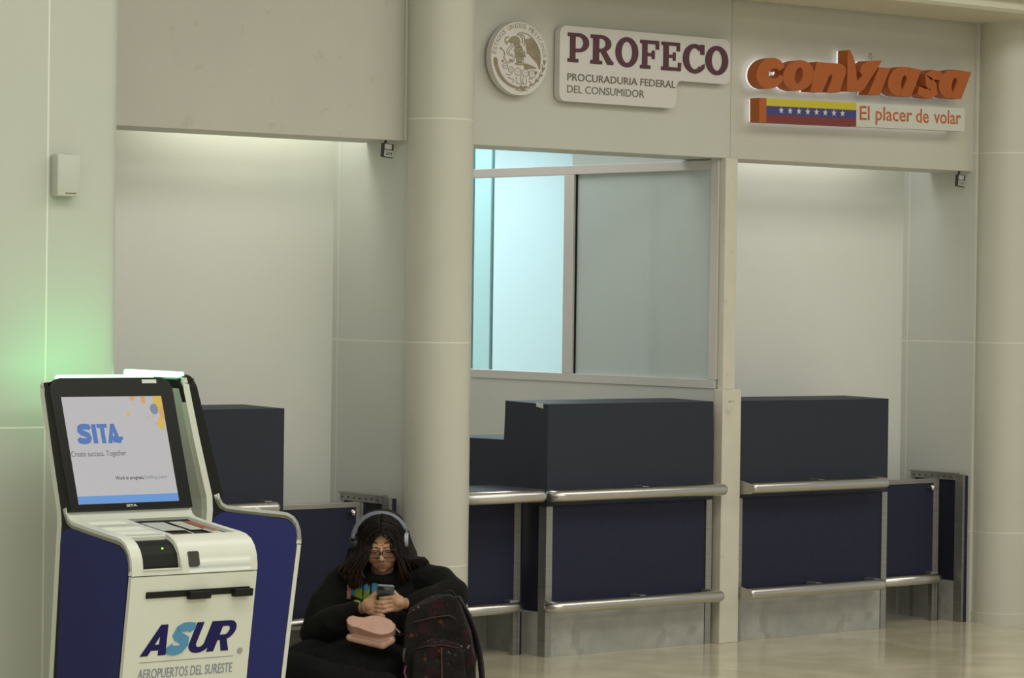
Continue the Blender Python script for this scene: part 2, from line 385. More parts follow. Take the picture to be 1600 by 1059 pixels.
# columns: four stacked cladding drums with sealed joints
def column(x, y, r, label):
    c = empty('column', (x, y, 0), 0, label, 'column', 'clad columns between the counter bays')
    def drum(name, z0, z1, rr, m):
        bm = bmesh.new(); bmesh.ops.create_cone(bm, cap_ends=True, segments=64, radius1=rr, radius2=rr, depth=z1-z0, matrix=Matrix.Translation((0, 0, (z0+z1)/2)))
        sharp(obj(name, bm, m, c))
    drum('joint', .03, 4.49, r-.0004, M['seal'])
    drum('base_ring', 0, .055, r+.004, M['cladding'])
    for z0, z1 in ((.058, .472), (.478, 1.457), (1.463, 2.441), (2.447, 4.5)): drum('cladding', z0, z1, r, M['cladding'])
column(-1.870, -.1, .148, 'round cream column the seated person leans beside')
column(1.885, -.1, .162, 'round cream column at the right edge, beside the last gate')

# ------------------------------------------------------------------ glazed partition between the middle and right bays
part = box('wall_partition', (-.055, .045, 0), (-.02, 3.5, 1.232), M['wall'], kind=ST)
win = empty('window_1'); win['kind'] = ST
XF0, XF1 = -.060, -.015
box('window_sill', (XF0, .04, 1.232), (XF1, 3.4, 1.276), M['frame'], win, bev=.002)
box('transom', (XF0, .086, 2.296), (XF1, 3.4, 2.342), M['frame'], win, bev=.002)
box('mullion', (XF0, 1.112, 1.276), (XF1, 1.190, 2.296), M['frame'], win, bev=.002)
box('frame_post', (XF0, .032, 1.276), (XF1, .085, 3.0), M['frame'], win, bev=.002)
for a, b, z0, z1, mm in ((.085, 1.112, 1.276, 2.296, 'frost'), (1.190, 3.4, 1.276, 2.296, 'glass'), (.085, 1.150, 2.342, 3.0, 'frost'), (1.150, 3.4, 2.342, 3.0, 'glass')):
    box('pane', (-.040, a, z0), (-.032, b, z1), M[mm], win)
box('gasket', (-.047, 1.104, 1.276), (-.028, 1.112, 2.296), M['kblack'], win)
# glass screen standing in the office
gs = empty('glass_screen', (0, 0, 0), 0, 'green tinted glass screen standing in the bright room behind the window', 'screen')
box('pane', (.310, 2.40, 0), (.446, 2.41, 2.95), M['tealglass'], gs)
box('edge', (.442, 2.395, 0), (.450, 2.415, 2.95), M['glassedge'], gs, label='dark green polished glass edge')
box('edge', (.302, 2.395, 0), (.311, 2.415, 2.95), M['glassedge'], gs, label='dark green polished glass edge')

# ------------------------------------------------------------------ post between the counters
po = empty('post', (0, 0, 0), 0, 'cream post standing between the two right hand counters', 'post')
box('lower_post', (-.066, -.028, 0), (.058, .034, 1.23), M['post'], po, bev=.003)
box('upper_post', (-.050, -.010, 1.23), (.030, .030, 2.352), M['post'], po, bev=.003)
bm = bmesh.new(); tube(bm, [(-.02+.006*math.cos(a), -.0285, 1.172+.004*math.sin(a)) for a in [i*.5 for i in range(12)]], .0012, 6)
tube(bm, [(-.006, -.0285, 1.170), (.002, -.0285, 1.174), (.010, -.0285, 1.170)], .0012, 6)
obj('pen_mark', bm, M['olive'], po)

# ------------------------------------------------------------------ counters
def bumper(parent, name, x0, x1, z, y=-.085, r=.028, elbow_left=False, plate_left=False, plate_right=False, y_back=.0):
    bm = bmesh.new(); pts = []; rs = []
    if elbow_left:
        pts += [(x0+.030, y_back, z), (x0+.010, y*.25+y_back*.5, z), (x0, y*.6, z), (x0+.012, y*.9, z), (x0+.035, y, z)]; rs += [r]*5
    else:
        for p, rr in reversed(round_end((x0+r, y, z), (-1, 0, 0), r)): pts.append(p); rs.append(rr)
        pts.append((x0+r, y, z)); rs.append(r)
    pts.append((x1-r, y, z)); rs.append(r)
    for p, rr in round_end((x1-r, y, z), (1, 0, 0), r): pts.append(p); rs.append(rr)
    tube(bm, pts, rs, 20)
    o = obj(name, bm, M['pipe'], parent)
    # bracket arms to the counter
    ps = ([x0+.012] if not elbow_left else []) + [x0 + (x1-x0)*.52, x1-.05]
    for k, xx in enumerate(ps):
        b = bmesh.new()
        if k == 0 and plate_left:
            prism(b, [(y_back, z-.034), (y-.005, z-.028), (y-.025, z-.018), (y-.031, z), (y-.020, z+.019), (y_back, z+.036)], xx-.010, xx-.004, 'x', bev=.001)
            obj('end_plate', b, M['plate'], parent)
        else:
            bx(b, (xx-.02, y+.01, z+.006), (xx+.02, y_back, z+.030), .002); obj('bracket', b, M['steel'], parent)
    return o
def counter(label, x0, x1, corner_left=True, rail=None, elbow=True, plate=False):
    c = empty('check_in_counter', ((x0+x1)/2, 0, 0), 0, label, 'counter', 'check-in counters along the wall')
    cx = (x0+x1)/2; X0 = x0-cx; X1 = x1-cx
    bm = bmesh.new(); bx(bm, (X0+.006, .016, 0), (X1-.006, .44, .70)); obj('carcass', bm, M['navydark'], c)
    # L-shaped upper body
    bm = bmesh.new(); prism(bm, [(0, .70), (0, 1.172), (.316, 1.178), (.316, .990), (.80, .990), (.80, .70)], X0, X1, 'x', bev=.004)
    obj('upper_body', bm, M['laminate'], c)
    w = .038
    for sx in (0, 1):
        a = X0 if sx == 0 else X1-.034-.004
        b = bmesh.new(); bx(b, (a, 0, .0), (a+w, .018, .698), .001)
        if sx == 0: bx(b, (a, .018, 0), (a+.004, .055, .698))
        obj('corner_strip', b, M['steel'], c)
    box('front_panel', (X0+w+.002, .008, .22), (X1-w-.002, .016, .698), M['navy'], c)
    box('kick_plate', (X0+w+.002, .004, .0), (X1-w-.002, .016, .22), M['kick'], c, bev=.001)
    box('side_kick_plate', (X0+.001, .056, 0), (X0+.006, .438, .206), M['kick'], c)
    if rail:
        bumper(c, 'bumper_rail', rail[0]-cx, rail[1]-cx, .751, elbow_left=elbow, plate_left=plate)
        bumper(c, 'bumper_rail', rail[0]-cx-.006, rail[1]-cx-.012, .238, elbow_left=elbow, plate_left=plate)
    return c
counter('dark counter in the left bay, half hidden behind the kiosks', -3.55, -2.621, rail=(-3.4, -2.70), elbow=False)
c2 = counter('dark counter left of the cream post, with a small white sticker on its corner', -1.143, -.098, rail=(-1.150, -.085))
c3 = counter('dark counter right of the cream post, beside the right gate', .066, 1.120, rail=(.070, 1.035), elbow=False, plate=True)
cm = (-1.143-.098)/2
bm = bmesh.new(); prism(bm, [(.084, 1.176), (.036, 1.174), (.034, 1.150), (.084, 1.158)], -1.1445-cm, -1.143-cm, 'x'); obj('sticker', bm, M['label'], c2, label='small white paper sticker')

# narrow gates beside the counters
def gate(label, x0, x1, shelf=False, knob=True, y=.12):
    cx = (x0+x1)/2; a = x0-cx; b = x1-cx
    g = empty('service_gate', (cx, y, 0), 0, label, 'gate', 'low gates beside the counters')
    box('panel', (a, 0, .215), (b-.052, .02, .722), M['navy'], g)
    box('top_bar', (a, -.004, .722), (b-.03, .026, .745), M['steel'], g, bev=.002)
    bm = bmesh.new(); bx(bm, (b-.052, -.002, 0), (b-.030, .024, .722)); obj('dark_stile', bm, M['steel'], g)
    bm = bmesh.new(); bx(bm, (b-.030, -.012, 0), (b-.020, .024, .742), .001); obj('jamb', bm, M['steel'], g)
    box('hinge_strip', (b-.020, .0, 0), (b, .02, .74), M['navydark'], g)
    bm = bmesh.new(); pts = [(a+.004, -.055, .228)]; rs = [.026]
    pts += [(b-.085, -.055, .228), (b-.060, -.045, .228), (b-.050, -.02, .228), (b-.048, .0, .228)]; rs += [.026]*4
    tube(bm, pts, rs, 18); obj('bumper_rail', bm, M['pipe'], g)
    box('bracket', (b-.11, -.05, .250), (b-.06, .0, .262), M['steel'], g, bev=.002)
    if knob:
        bm = bmesh.new(); cyl(bm, (b-.085, .700), .006, -.02, 0); uvs(bm, (b-.085, -.026, .700), .015); obj('knob', bm, M['knob'], g)
    return g
gate('low navy gate behind the seated person', -2.615, -2.095)
gate('low navy gate between the right counter and the end panel', 1.126, 1.640)
g2 = gate('low navy gate behind the backpack, left of the stickered counter', -1.72, -1.165, knob=False, y=.145)
box('shelf', (-.275, -.185, .756), (.255, .20, .782), M['laminate'], g2, bev=.002)
bm = bmesh.new(); pts = [(-.275, -.225, .755), (.225-.028, -.225, .755)]; rs = [.029, .029]
for p, rr in round_end((.225-.028, -.225, .755), (1, 0, 0), .029): pts.append(p); rs.append(rr)
tube(bm, pts, rs, 20); obj('bumper_rail', bm, M['pipe'], g2)
# end panels with bolted top plates
def end_panel(x, label):
    e = empty('end_panel', (x, 0, 0), 0, label, 'panel', 'end panels beside the columns')
    box('core', (.0, .0, 0), (.034, .36, .762), M['navydark'], e)
    box('front_edge', (.012, -.004, 0), (.036, .0, .764), M['navy'], e)
    box('edge_strip', (-.004, -.006, 0), (.012, .05, .770), M['steel'], e, bev=.001)
    box('kick_plate', (-.004, .052, 0), (.0, .335, .212), M['kick'], e)
    box('back_strip', (-.004, .335, 0), (.0, .36, .740), M['steel'], e)
    bm = bmesh.new(); bx(bm, (-.010, .05, .738), (-.001, .36, .771), .001); bx(bm, (-.016, .04, .7705), (.02, .37, .776)); obj('top_plate', bm, M['steel'], e)
    for k in range(7):
        bm = bmesh.new(); cyl(bm, (.075+k*.044, .754), .0045, -.013, -.009, 'x', 8); obj('bolt', bm, M['bolt'], e)
end_panel(1.682, 'dark end panel with bolted metal top against the right column')
end_panel(-2.052, 'dark end panel with bolted metal top behind the seated person')
for x0, x1, lab in ((-1.98, -1.144, 'steel kick board under the shelf gate behind the backpack'), (1.122, 1.645, 'steel kick board deep under the right gate'), (-2.615, -2.10, 'steel kick board under the gate behind the person')):
    tag(box('kick_board', (x0, .43, 0), (x1, .455, .40), M['kick']), lab, 'kick board')

# ------------------------------------------------------------------ small things on walls
bm = bmesh.new(); bx(bm, (-4.468, -1.202, 2.008), (-4.372, -1.151, 2.160), .008)
o = sharp(obj('wall_sensor', bm, M['pier'])); tag(o, 'small blank cream box mounted on the left pier', 'box')
box('vent_slot', (-4.435, -1.2035, 2.017), (-4.39, -1.202, 2.021), M['olive'], o)
def number_sign(x, z, txt, label):
    s = empty('number_sign', (x, .02, z), 0, label, 'sign', 'gate number cards under the fascia'); s.rotation_euler = (0, math.radians(5), 0)
    box('frame', (-.034, -.006, -.034), (.026, .006, .028), M['cardedge'], s)
    box('card', (-.024, -.008, -.030), (.024, -.006, -.001), M['card'], s)
    box('card', (-.024, -.008, .003), (.014, -.006, .025), M['card'], s)
    box('hanger', (-.022, -.003, .028), (-.012, .003, .052), M['cardedge'], s)
    bm = bmesh.new(); fit_text(bm, txt, -.018, .018, -.023, -.008, -.0081, .0005, offset=.01); obj('lettering', bm, M['cardedge'], s)
number_sign(-2.070, 2.307, '2374', 'tiny number card hanging under the left fascia')
number_sign(1.652, 2.302, '2372', 'tiny number card hanging under the right fascia')

# ------------------------------------------------------------------ round seal
J = [0]
def jit():
    J[0] = (J[0]+1) % 11; return J[0]*.0002
def seal():
    s = empty('round_seal', (-1.387, -.02, 2.748), 0, 'round white seal with bronze eagle emblem on the middle fascia', 'seal')
    R = .166
    bm = bmesh.new(); cyl(bm, (0, 0), R, -.036, .0, 'y', 72); sharp(obj('disc', bm, M['signwhite'], s))
    bm = bmesh.new(); cyl(bm, (0, 0), R-.02, .0, .02, 'y', 48); obj('spacer', bm, M['olive'], s)
    Y0, Y1 = -.0360, -.0372
    def C(u, v): return ((u-490)/352*R, -(v-525)/466*R)
    def S(b, pts, w=9): strokeprism(b, [C(*p) for p in pts], w/400*R, Y1-jit(), Y0)
    def P(b, pts): prism(b, [C(*p) for p in pts], Y1-jit(), Y0)
    def leaf(b, u, v, a, L, w):
        c, sn = math.cos(a), math.sin(a)
        P(b, [(u + (x*c - y*sn), v + (x*sn + y*c)*1.3) for x, y in ((-L/2, 0), (-L/5, w/2), (L/5, w/2), (L/2, 0), (L/5, -w/2), (-L/5, -w/2))])
    bm = bmesh.new(); txt = 'ESTADOS UNIDOS MEXICANOS'; n = len(txt); rr = R*.835
    for i, ch in enumerate(txt):
        if ch == ' ': continue
        a = math.radians(172 - 164*i/(n-1)); h = .021; w = .016 if ch not in 'IJ' else .005
        if ch == 'M': w = .019
        t = bmesh.new(); fit_text(t, ch, -w/2, w/2, 0, h, 0, .0008, offset=.0)
        T = Matrix.Translation((rr*math.cos(a), Y0, rr*math.sin(a))) @ Matrix.Rotation(-(a-math.pi/2), 4, 'Y')
        merge(bm, t, T)
    obj('lettering', bm, M['gold'], s)
    b = bmesh.new()
    # eagle: head, hooked beak, neck and breast feathers
    P(b, [(352, 325), (362, 280), (395, 250), (440, 240), (480, 262), (500, 320), (470, 345), (420, 338), (385, 345)])
    S(b, [(350, 262), (322, 268), (306, 296), (312, 336), (336, 356), (330, 322), (352, 312)], 15)
    for r in range(7):
        y = 350 + r*38; x0 = 418 + (8 if r < 3 else (r-2)*10); x1 = 520 + r*14 - (max(0, r-4))*34
        for k in range(int((x1-x0)/19)):
            u = x0 + k*19 + (r % 2)*9; leaf(b, u, y + (u-x0)*(-.18), 1.25, 36, 14)
    # wing crest and rows of flight feathers
    S(b, [(455, 236), (468, 205), (520, 192), (590, 208), (650, 255), (700, 325), (735, 405), (748, 500), (742, 640)], 9)
    S(b, [(500, 210), (540, 235), (552, 300), (545, 360)], 8); S(b, [(480, 222), (520, 262), (522, 330)], 8)
    for k in range(15):
        t = k/14; e = (640 + 100*math.sin(t*1.55), 262 + 190*t); st = (560 + 20*t, 280 + 175*t)
        S(b, [st, ((st[0]+e[0])/2+6, (st[1]+e[1])/2-12), e], 9)
    for k in range(11):
        t = k/10; e = (748 - 4*t, 430 + 215*t); st = (600 + 60*t, 455 + 60*t)
        S(b, [st, ((st[0]+e[0])/2+10, (st[1]+e[1])/2-22+12*t), e], 10)
    for k in range(8): S(b, [(545+6*k, 590), (560 + 20*k, 655 - 3*k)], 13)
    S(b, [(545, 560), (535, 600), (470, 605), (430, 590)], 14); leaf(b, 385, 558, .2, 60, 30)
    # snake
    S(b, [(398, 352), (372, 378), (340, 412), (328, 458), (350, 490), (395, 500), (425, 520), (420, 560), (400, 578)], 7)
    S(b, [(418, 362), (388, 400), (362, 430), (352, 462), (372, 478), (410, 486)], 7)
    S(b, [(262, 418), (292, 442), (304, 480), (294, 530), (322, 575), (372, 590)], 9); leaf(b, 258, 414, .5, 34, 18)
    # cactus pads and rock
    for (u, v, a) in ((314, 632, 34), (384, 672, 34), (470, 692, 44), (566, 702, 44), (650, 712, 44), (280, 572, 14), (695, 690, 18)):
        c = C(u, v); arcring(b, c, (a/352*R, a/400*R), ((a-7)/352*R, (a-7)/400*R), 0, 360, Y1, Y0, n=16)
        for q in range(4): leaf(b, u + a*.35*math.cos(q*1.7), v + a*.35*math.sin(q*1.7), 0, 8, 5)
    for q in ([(450, 760), (450, 835), (515, 852), (578, 838), (578, 765)], [(512, 730), (500, 775), (520, 845)], [(540, 760), (530, 800), (540, 845)], [(350, 770), (385, 790), (420, 790)], [(400, 720), (360, 745), (325, 730)], [(605, 775), (640, 770), (655, 770)], [(605, 810), (635, 820)], [(400, 830), (425, 815)]): S(b, q, 7)
    for k in range(7): S(b, [(515, 868), (515 + (k-3)*16, 905 + 25*(1-abs(k-3)/4)), (515 + (k-3)*24, 925 + 22*(1-abs(k-3)/3.5))], 8)
    # laurel and oak branches
    for k in range(15):
        a = math.radians(180 + 4 + 80*k/14); u = 490 + 300*math.cos(a); v = 525 - 370*math.sin(a)
        leaf(b, u-12, v, -a+1.57+.5, 46, 17); leaf(b, u+14, v+6, -a+1.57-.5, 46, 17)
    for k in range(6):
        a = math.radians(-4 - 72*k/5); u = 490 + 312*math.cos(a); v = 525 - 372*math.sin(a)
        for q in (-.55, -.2, .2, .55): leaf(b, u + 14*q, v, -a + 1.57 + q, 56, 13)
        leaf(b, u-26, v+36, .8, 20, 10)
    obj('emblem', b, M['gold'], s)
seal()

# ------------------------------------------------------------------ agency board
def board():
    s = empty('agency_sign', (0, 0, 0), 0, 'white notched board with large maroon serif capitals on the middle fascia', 'sign')
    def arc(cx, cz, r, a0, a1, n=6): return [(cx + r*math.cos(math.radians(a0+(a1-a0)*i/n)), cz + r*math.sin(math.radians(a0+(a1-a0)*i/n))) for i in range(n+1)]
    xl, xr, xm, zt, zb, zn, r = -1.140, -.066, -.412, 2.918, 2.570, 2.703, .038
    pts = arc(xl+r, zb+r, r, 180, 270) + arc(xm-r, zb+r, r, 270, 360) + arc(xm+.030, zn-.030, .030, 180, 90) + arc(xr-r, zn+r, r, 270, 360) + arc(xr-r, zt-r, r, 0, 90) + arc(xl+r, zt-r, r, 90, 180)
    bm = bmesh.new(); prism(bm, pts, -.046, -.010, 'y'); sharp(obj('board', bm, M['signwhite'], s))
    ins = [(x + (.02 if x < -.6 else -.02), z + (.02 if z < 2.74 else -.02)) for x, z in ((xl, zb), (xm, zb), (xm, zn), (xr, zn), (xr, zt), (xl, zt))]
    bm = bmesh.new(); prism(bm, [(xl+.02, zb+.02), (xm-.02, zb+.02), (xm-.02, zn+.02), (xr-.02, zn+.02), (xr-.02, zt-.02), (xl+.02, zt-.02)], -.010, 0, 'y'); obj('spacer', bm, M['olive'], s)
    Y1, Y0 = -.050, -.046
    def G(kind, x0, x1, z0, z1):
        b = bmesh.new(); w = x1-x0; h = z1-z0
        def Q(*p): prism(b, [(x0 + x*w, z0 + z*h) for x, z in p], Y1-jit(), Y0)
        def rect(a, c, d, e): Q((a, c), (d, c), (d, e), (a, e))
        def ring(c, ro, ri, a0, a1, ci=None): arcring(b, (x0+c[0]*w, z0+c[1]*h), (ro[0]*w, ro[1]*h), (ri[0]*w, ri[1]*h), a0, a1, Y1-jit(), Y0, ci=(x0+ci[0]*w, z0+ci[1]*h) if ci else None)
        if kind in 'PR':
            rect(.11, 0, .36, 1); rect(0, 0, .50, .12); rect(0, .88, .4, 1)
            if kind == 'P': rect(.34, .88, .52, 1); rect(.34, .35, .52, .47); ring((.50, .675), (.50, .325), (.24, .21), -90, 90)
            else:
                rect(.34, .88, .48, 1); rect(.34, .42, .5, .53); ring((.46, .71), (.44, .29), (.20, .17), -90, 90)
                Q((.42, .46), (.64, .50), (.94, .12), (1.0, .12), (1.0, 0), (.74, 0))
        elif kind == 'O': ring((.5, .5), (.5, .51), (.24, .36), 0, 360)
        elif kind == 'C':
            ring((.54, .5), (.54, .51), (.27, .37), 48, 318); rect(.80, .66, .97, 1.0); Q((.86, .10), (.98, .18), (1.0, .34), (.86, .30))
        elif kind in 'FE':
            rect(.11, 0, .36, 1); rect(0, 0, .52, .12); rect(0, .88, .92, 1); rect(.79, .70, .95, 1)
            rect(.34, .45, .66, .56); rect(.60, .36, .73, .65)
            if kind == 'E': rect(.11, 0, .96, .12); Q((.86, 0), (1.0, 0), (1.02, .30), (.86, .30))
        obj('letter', b, M['maroon'], s)
    for k, a, c, z0, z1 in (('P', -1.094, -.966, 2.752, 2.887), ('R', -.955, -.815, 2.752, 2.887), ('O', -.802, -.660, 2.748, 2.887), ('F', -.648, -.524, 2.748, 2.882), ('E', -.514, -.390, 2.748, 2.882), ('C', -.376, -.235, 2.744, 2.882), ('O', -.230, -.082, 2.744, 2.882)): G(k, a, c, z0, z1)
    bm = bmesh.new(); fit_text(bm, 'PROCURADURIA FEDERAL', -1.093, -.420, 2.666, 2.700, Y0, .002, offset=.006); obj('lettering', bm, M['olive'], s)
    bm = bmesh.new(); fit_text(bm, 'DEL CONSUMIDOR', -1.093, -.618, 2.610, 2.645, Y0, .002, offset=.0); obj('lettering', bm, M['olive'], s)
board()

# ------------------------------------------------------------------ airline sign: thick italic channel letters, backlit
def airline():
    s = empty('airline_sign', (0, 0, 0), 0, 'thick orange italic channel letters lit from behind on the right fascia', 'sign')
    yf, yb = -.095, -.030
    q = [0]
    def letter(fn, lit):
        q[0] += 1; b = bmesh.new(); fn(b, yf - q[0]*.0008, yb); obj('letter', b, M['orange'], s)
        b = bmesh.new(); fn(b, yb, yb+.010); obj('backlight', b, M['halo'] if lit else M['halodim'], s)
    def c_(b, a, e): arcring(b, (.160, 2.768), (.096, .076), (.036, .026), 28, 352, a, e, sh=.22, ci=(.182, 2.768))
    def o_(b, a, e): arcring(b, (.348, 2.768), (.106, .076), (.026, .040), 0, 360, a, e, sh=.22)
    def n_(b, a, e): prism(b, [(.428, 2.693), (.510, 2.694), (.558, 2.775), (.572, 2.790), (.580, 2.775), (.545, 2.697), (.632, 2.700), (.674, 2.798), (.674, 2.822), (.660, 2.836), (.635, 2.842), (.470, 2.842)], a, e, bev=0)
    def v_(b, a, e): prism(b, [(.684, 2.912), (.700, 2.914), (.722, 2.885), (.738, 2.85), (.748, 2.80), (.753, 2.762), (.790, 2.792), (.772, 2.812), (.784, 2.842), (.828, 2.868), (.930, 2.876), (.898, 2.835), (.85, 2.78), (.806, 2.728), (.780, 2.712), (.684, 2.709)], a, e)
    def i_(b, a, e): prism(b, [(.832, 2.700), (.917, 2.702), (.990, 2.842), (.910, 2.840)], a, e)
    def a_(dx, dz):
        def f(b, a, e):
            arcring(b, (1.068+dx, 2.778+dz), (.094, .074), (.018, .036), 0, 360, a, e, sh=.22, ci=(1.088+dx, 2.776+dz))
            prism(b, [(1.060+dx, 2.705+dz), (1.141+dx, 2.705+dz), (1.214+dx, 2.846+dz), (1.130+dx, 2.852+dz), (1.112+dx, 2.80+dz)], a-.0012, e+.0006)
            prism(b, [(1.07+dx, 2.852+dz), (1.07+dx, 2.81+dz), (1.18+dx, 2.81+dz), (1.195+dx, 2.846+dz), (1.13+dx, 2.852+dz)], a-.0006, e+.0012)
        return f
    def s_(b, a, e):
        strokeprism(b, [(1.372, 2.812), (1.345, 2.824), (1.30, 2.826), (1.268, 2.810), (1.275, 2.786), (1.305, 2.762), (1.312, 2.742), (1.285, 2.728), (1.24, 2.728), (1.195, 2.742)], [.040, .046, .050, .056, .062, .062, .058, .050, .046, .042], a, e)
    for fn, lit in ((c_, 1), (o_, 1), (n_, 1), (v_, 1), (i_, 0), (a_(0, 0), 0), (s_, 0), (a_(.372, .008), 0)): letter(fn, lit)
    # wire loop and mounting stubs
    bm = bmesh.new(); tube(bm, [(.885+.010*math.cos(t), -.06, 2.895+.016*math.sin(t)) for t in [-1.2+i*.5 for i in range(11)]], .0015, 6); obj('wire', bm, M['bolt'], s)
    s['label'] = 'thick orange italic channel letters lit from behind on the right fascia'
airline()
def slogan():
    T = Matrix.Translation((.087, 0, 2.527)) @ Matrix.Rotation(-.0145, 4, 'Y')
    s = empty('slogan_sign', (0, 0, 0), 0, 'long light box with tricolour stripes, eight stars and orange slogan under the orange letters', 'sign'); s.matrix_world = T
    L = 1.462; h = .118; xs = .048; xm = .668; yf = -.095; yb = -.030
    box('left_end', (0, yf, 0), (xs, yb, h), M['orange'], s)
    for z0, z1, m in ((h*2/3+.003, h, 'yellow'), (h/3, h*2/3+.003, 'blue'), (0, h/3, 'red')): box('stripe', (xs, yf, z0), (xm, yb, z1), M[m], s)
    box('slogan_panel', (xm, yf-.001, 0), (L, yb, h), M['panelw'], s)
    box('backlight', (.004, yb, .004), (L-.03, yb+.010, h-.004), M['halo'], s)
    for k in range(8):
        cx = .147 + k*.0605; cz = h/2+.003; b = bmesh.new()
        pts = [((cx + (.018 if i % 2 == 0 else .0072)*math.sin(i*math.pi/5)), (cz + (.018 if i % 2 == 0 else .0072)*math.cos(i*math.pi/5))) for i in range(10)]
        prism(b, pts, yf-.0015, yf, 'y'); obj('star', b, M['star'], s)
    a0 = xm+.024; aw = L-.030-a0
    for wd, u0, u1, z0 in (('El', 0, .093, .034), ('placer', .153, .51, .014), ('de', .55, .675, .034), ('volar', .728, 1, .034)):
        b = bmesh.new(); fit_text(b, wd, a0+aw*u0, a0+aw*u1, z0, .104, yf-.001, .0015, offset=.006); obj('lettering', b, M['redtext'], s)
slogan()

# ------------------------------------------------------------------ kiosks
def shift(pts, d):
    P = [Vector(p) for p in pts]; out = []
    for i, p in enumerate(P):
        a = P[max(i-1, 0)]; b = P[min(i+1, len(P)-1)]; t = (b-a).normalized(); out.append(p + Vector((-t.y, t.x))*d)
    return [tuple(v) for v in out]
def kiosk(loc, rz, w, k, label, w_lamp=.43):
    """local frame: x across (centre 0), y depth with the front at 0 and the back positive, k scales the depth"""
    K = empty('check_in_kiosk', loc, rz, label, 'kiosk', 'self-service kiosks')
    X0, X1 = -w/2, w/2
    def sc(p): return [(a*k, z) for a, z in p]
    front = sc([(.430, .920), (.424, .902), (.410, .883), (.388, .873), (.30, .862), (.20, .851), (.110, .842), (.073, .836), (.042, .822), (.020, .800), (.006, .770), (.001, .735), (.002, .716)])
    lower = sc([(.003, .712), (.020, .60), (.055, .37), (.105, .02)])
    back = sc([(.545, 1.352), (.600, 1.352), (.617, 1.335), (.612, 1.30), (.560, 1.12), (.493, .905), (.490, .86), (.534, .32), (.565, .02)])
    th = .023
    # front shell drawn in bands so that the deck window and the printer bay are real openings
    def shell(x0, x1, pl, m, name, th=th, closed_tip=True):
        inn = shift(pl, th)
        bm = bmesh.new()
        poly = pl + inn[::-1]
        for i in range(len(pl)-1): prism(bm, [pl[i], pl[i+1], inn[i+1], inn[i]], x0, x1, 'x')
        bmesh.ops.remove_doubles(bm, verts=bm.verts[:], dist=1e-5)
        # drop the inner faces shared by neighbouring slices
        seen = {}
        for f in bm.faces:
            key = frozenset(v.index for v in f.verts); seen.setdefault(key, []).append(f)
        o = obj(name, bm, m, K); sharp(o, 25); return o
    # bands: [edge | printer bay | middle | deck window | edge]
    def cut(pl, a, b):
        """points of pl between params a and b (by index, fractional)"""
        def at(t): i = min(int(t), len(pl)-2); f = t-i; return (pl[i][0]*(1-f)+pl[i+1][0]*f, pl[i][1]*(1-f)+pl[i+1][1]*f)
        out = [at(a)] + [pl[j] for j in range(math.ceil(a+1e-6), math.floor(b-1e-6)+1)] + [at(b)]
        return out
    full = front
    xb0, xb1 = X0+.044, X0+.190        # printer bay
    xw0, xw1 = X0+.225, X1-.028        # deck window
    shell(X0, xb0, full, M['kshell'], 'deck_shell')
    shell(xb0, xb1, cut(full, 0, 6.5), M['kshell'], 'deck_shell')
    shell(xb0, xb1, cut(full, 11.0, 12), M['kshell'], 'deck_shell')
    shell(xb1, xw0, full, M['kshell'], 'deck_shell')
    shell(xw0, xw1, cut(full, 0, 2.8), M['kshell'], 'deck_shell')
    shell(xw0, xw1, cut(full, 6.2, 12), M['kshell'], 'deck_shell')
    shell(xw1, X1, full, M['kshell'], 'deck_shell')
    # printer bay lining, lip and status light
    inner = shift(full, .05)
    bm = bmesh.new(); il = cut(inner, 6.2, 11.2)
    strokeprism(bm, il, .004, xb0-.002, xb1+.002, 'x'); obj('printer_bay', bm, M['dark'], K)
    bm = bmesh.new(); bx(bm, (xb0+.06, .030*k, .755), (xb0+.115, .050*k, .795), .003); obj('printer_nozzle', bm, M['kblack'], K)
    bm = bmesh.new(); uvs(bm, (xb0+.090, .026*k, .803), .0035, seg=10, rin=6); obj('status_light', bm, M['ledspot'], K, label='tiny green status light')
    lipo = shift(cut(full, 6.4, 11.0), -.001)
    bm = bmesh.new(); tube(bm, [(xb1+.004, p[0], p[1]) for p in lipo], .0045, 8); tube(bm, [(xb0, *lipo[-1]), (xb1+.004, *lipo[-1])], .0035, 8); obj('printer_lip', bm, M['kshell'], K)
    # deck window: sunk document reader
    dz = shift(full, .022); rl = cut(dz, 2.6, 6.3)
    bm = bmesh.new(); strokeprism(bm, rl, .004, xw0-.004, xw1+.004, 'x'); obj('reader_tray', bm, M['kgloss'], K)
    
    for a0, a1, x0_, x1_, m in ((.15, .62, .03, .115, 'kback'), (.15, .62, .135, .185, 'kback'), (.84, .97, .02, .09, 'orangelit'), (.60, .95, .178, .215, 'kback'), (.15, .75, .192, .225, 'orangelit')):
        A = cut(dz, 2.9+a0*3.2, 2.9+a1*3.2); A = [(p[0], p[1]+.014) for p in A]
        bm = bmesh.new(); strokeprism(bm, A, .001, xw0+x0_*(xw1-xw0)/.235, min(xw0+x1_*(xw1-xw0)/.235, xw1), 'x'); obj('reader_plate', bm, M[m], K)
    A = cut(dz, 3.1, 6.2); bm = bmesh.new(); p0, p1 = A[0], A[-1]
    xm_ = xw0+.55*(xw1-xw0); tube(bm, [(xm_+.018, p0[0], p0[1]+.006), (xm_-.02, p1[0], p1[1]+.006)], .004, 8); obj('reader_bar', bm, M['kshell'], K)
    # square sensor window
    sy = .004; bm = bmesh.new(); prism(bm, rrect(xb1+.035, .742, xb1+.078, .790, .007), sy-.006, sy+.01, 'y')
    for v in bm.verts: v.co.y += max(0, v.co.z-.745)*.22*k
    obj('sensor_window', bm, M['sensor'], K)
    # lower front panel
    lw = lower; bm = bmesh.new()
    inn = shift(lw, .018)
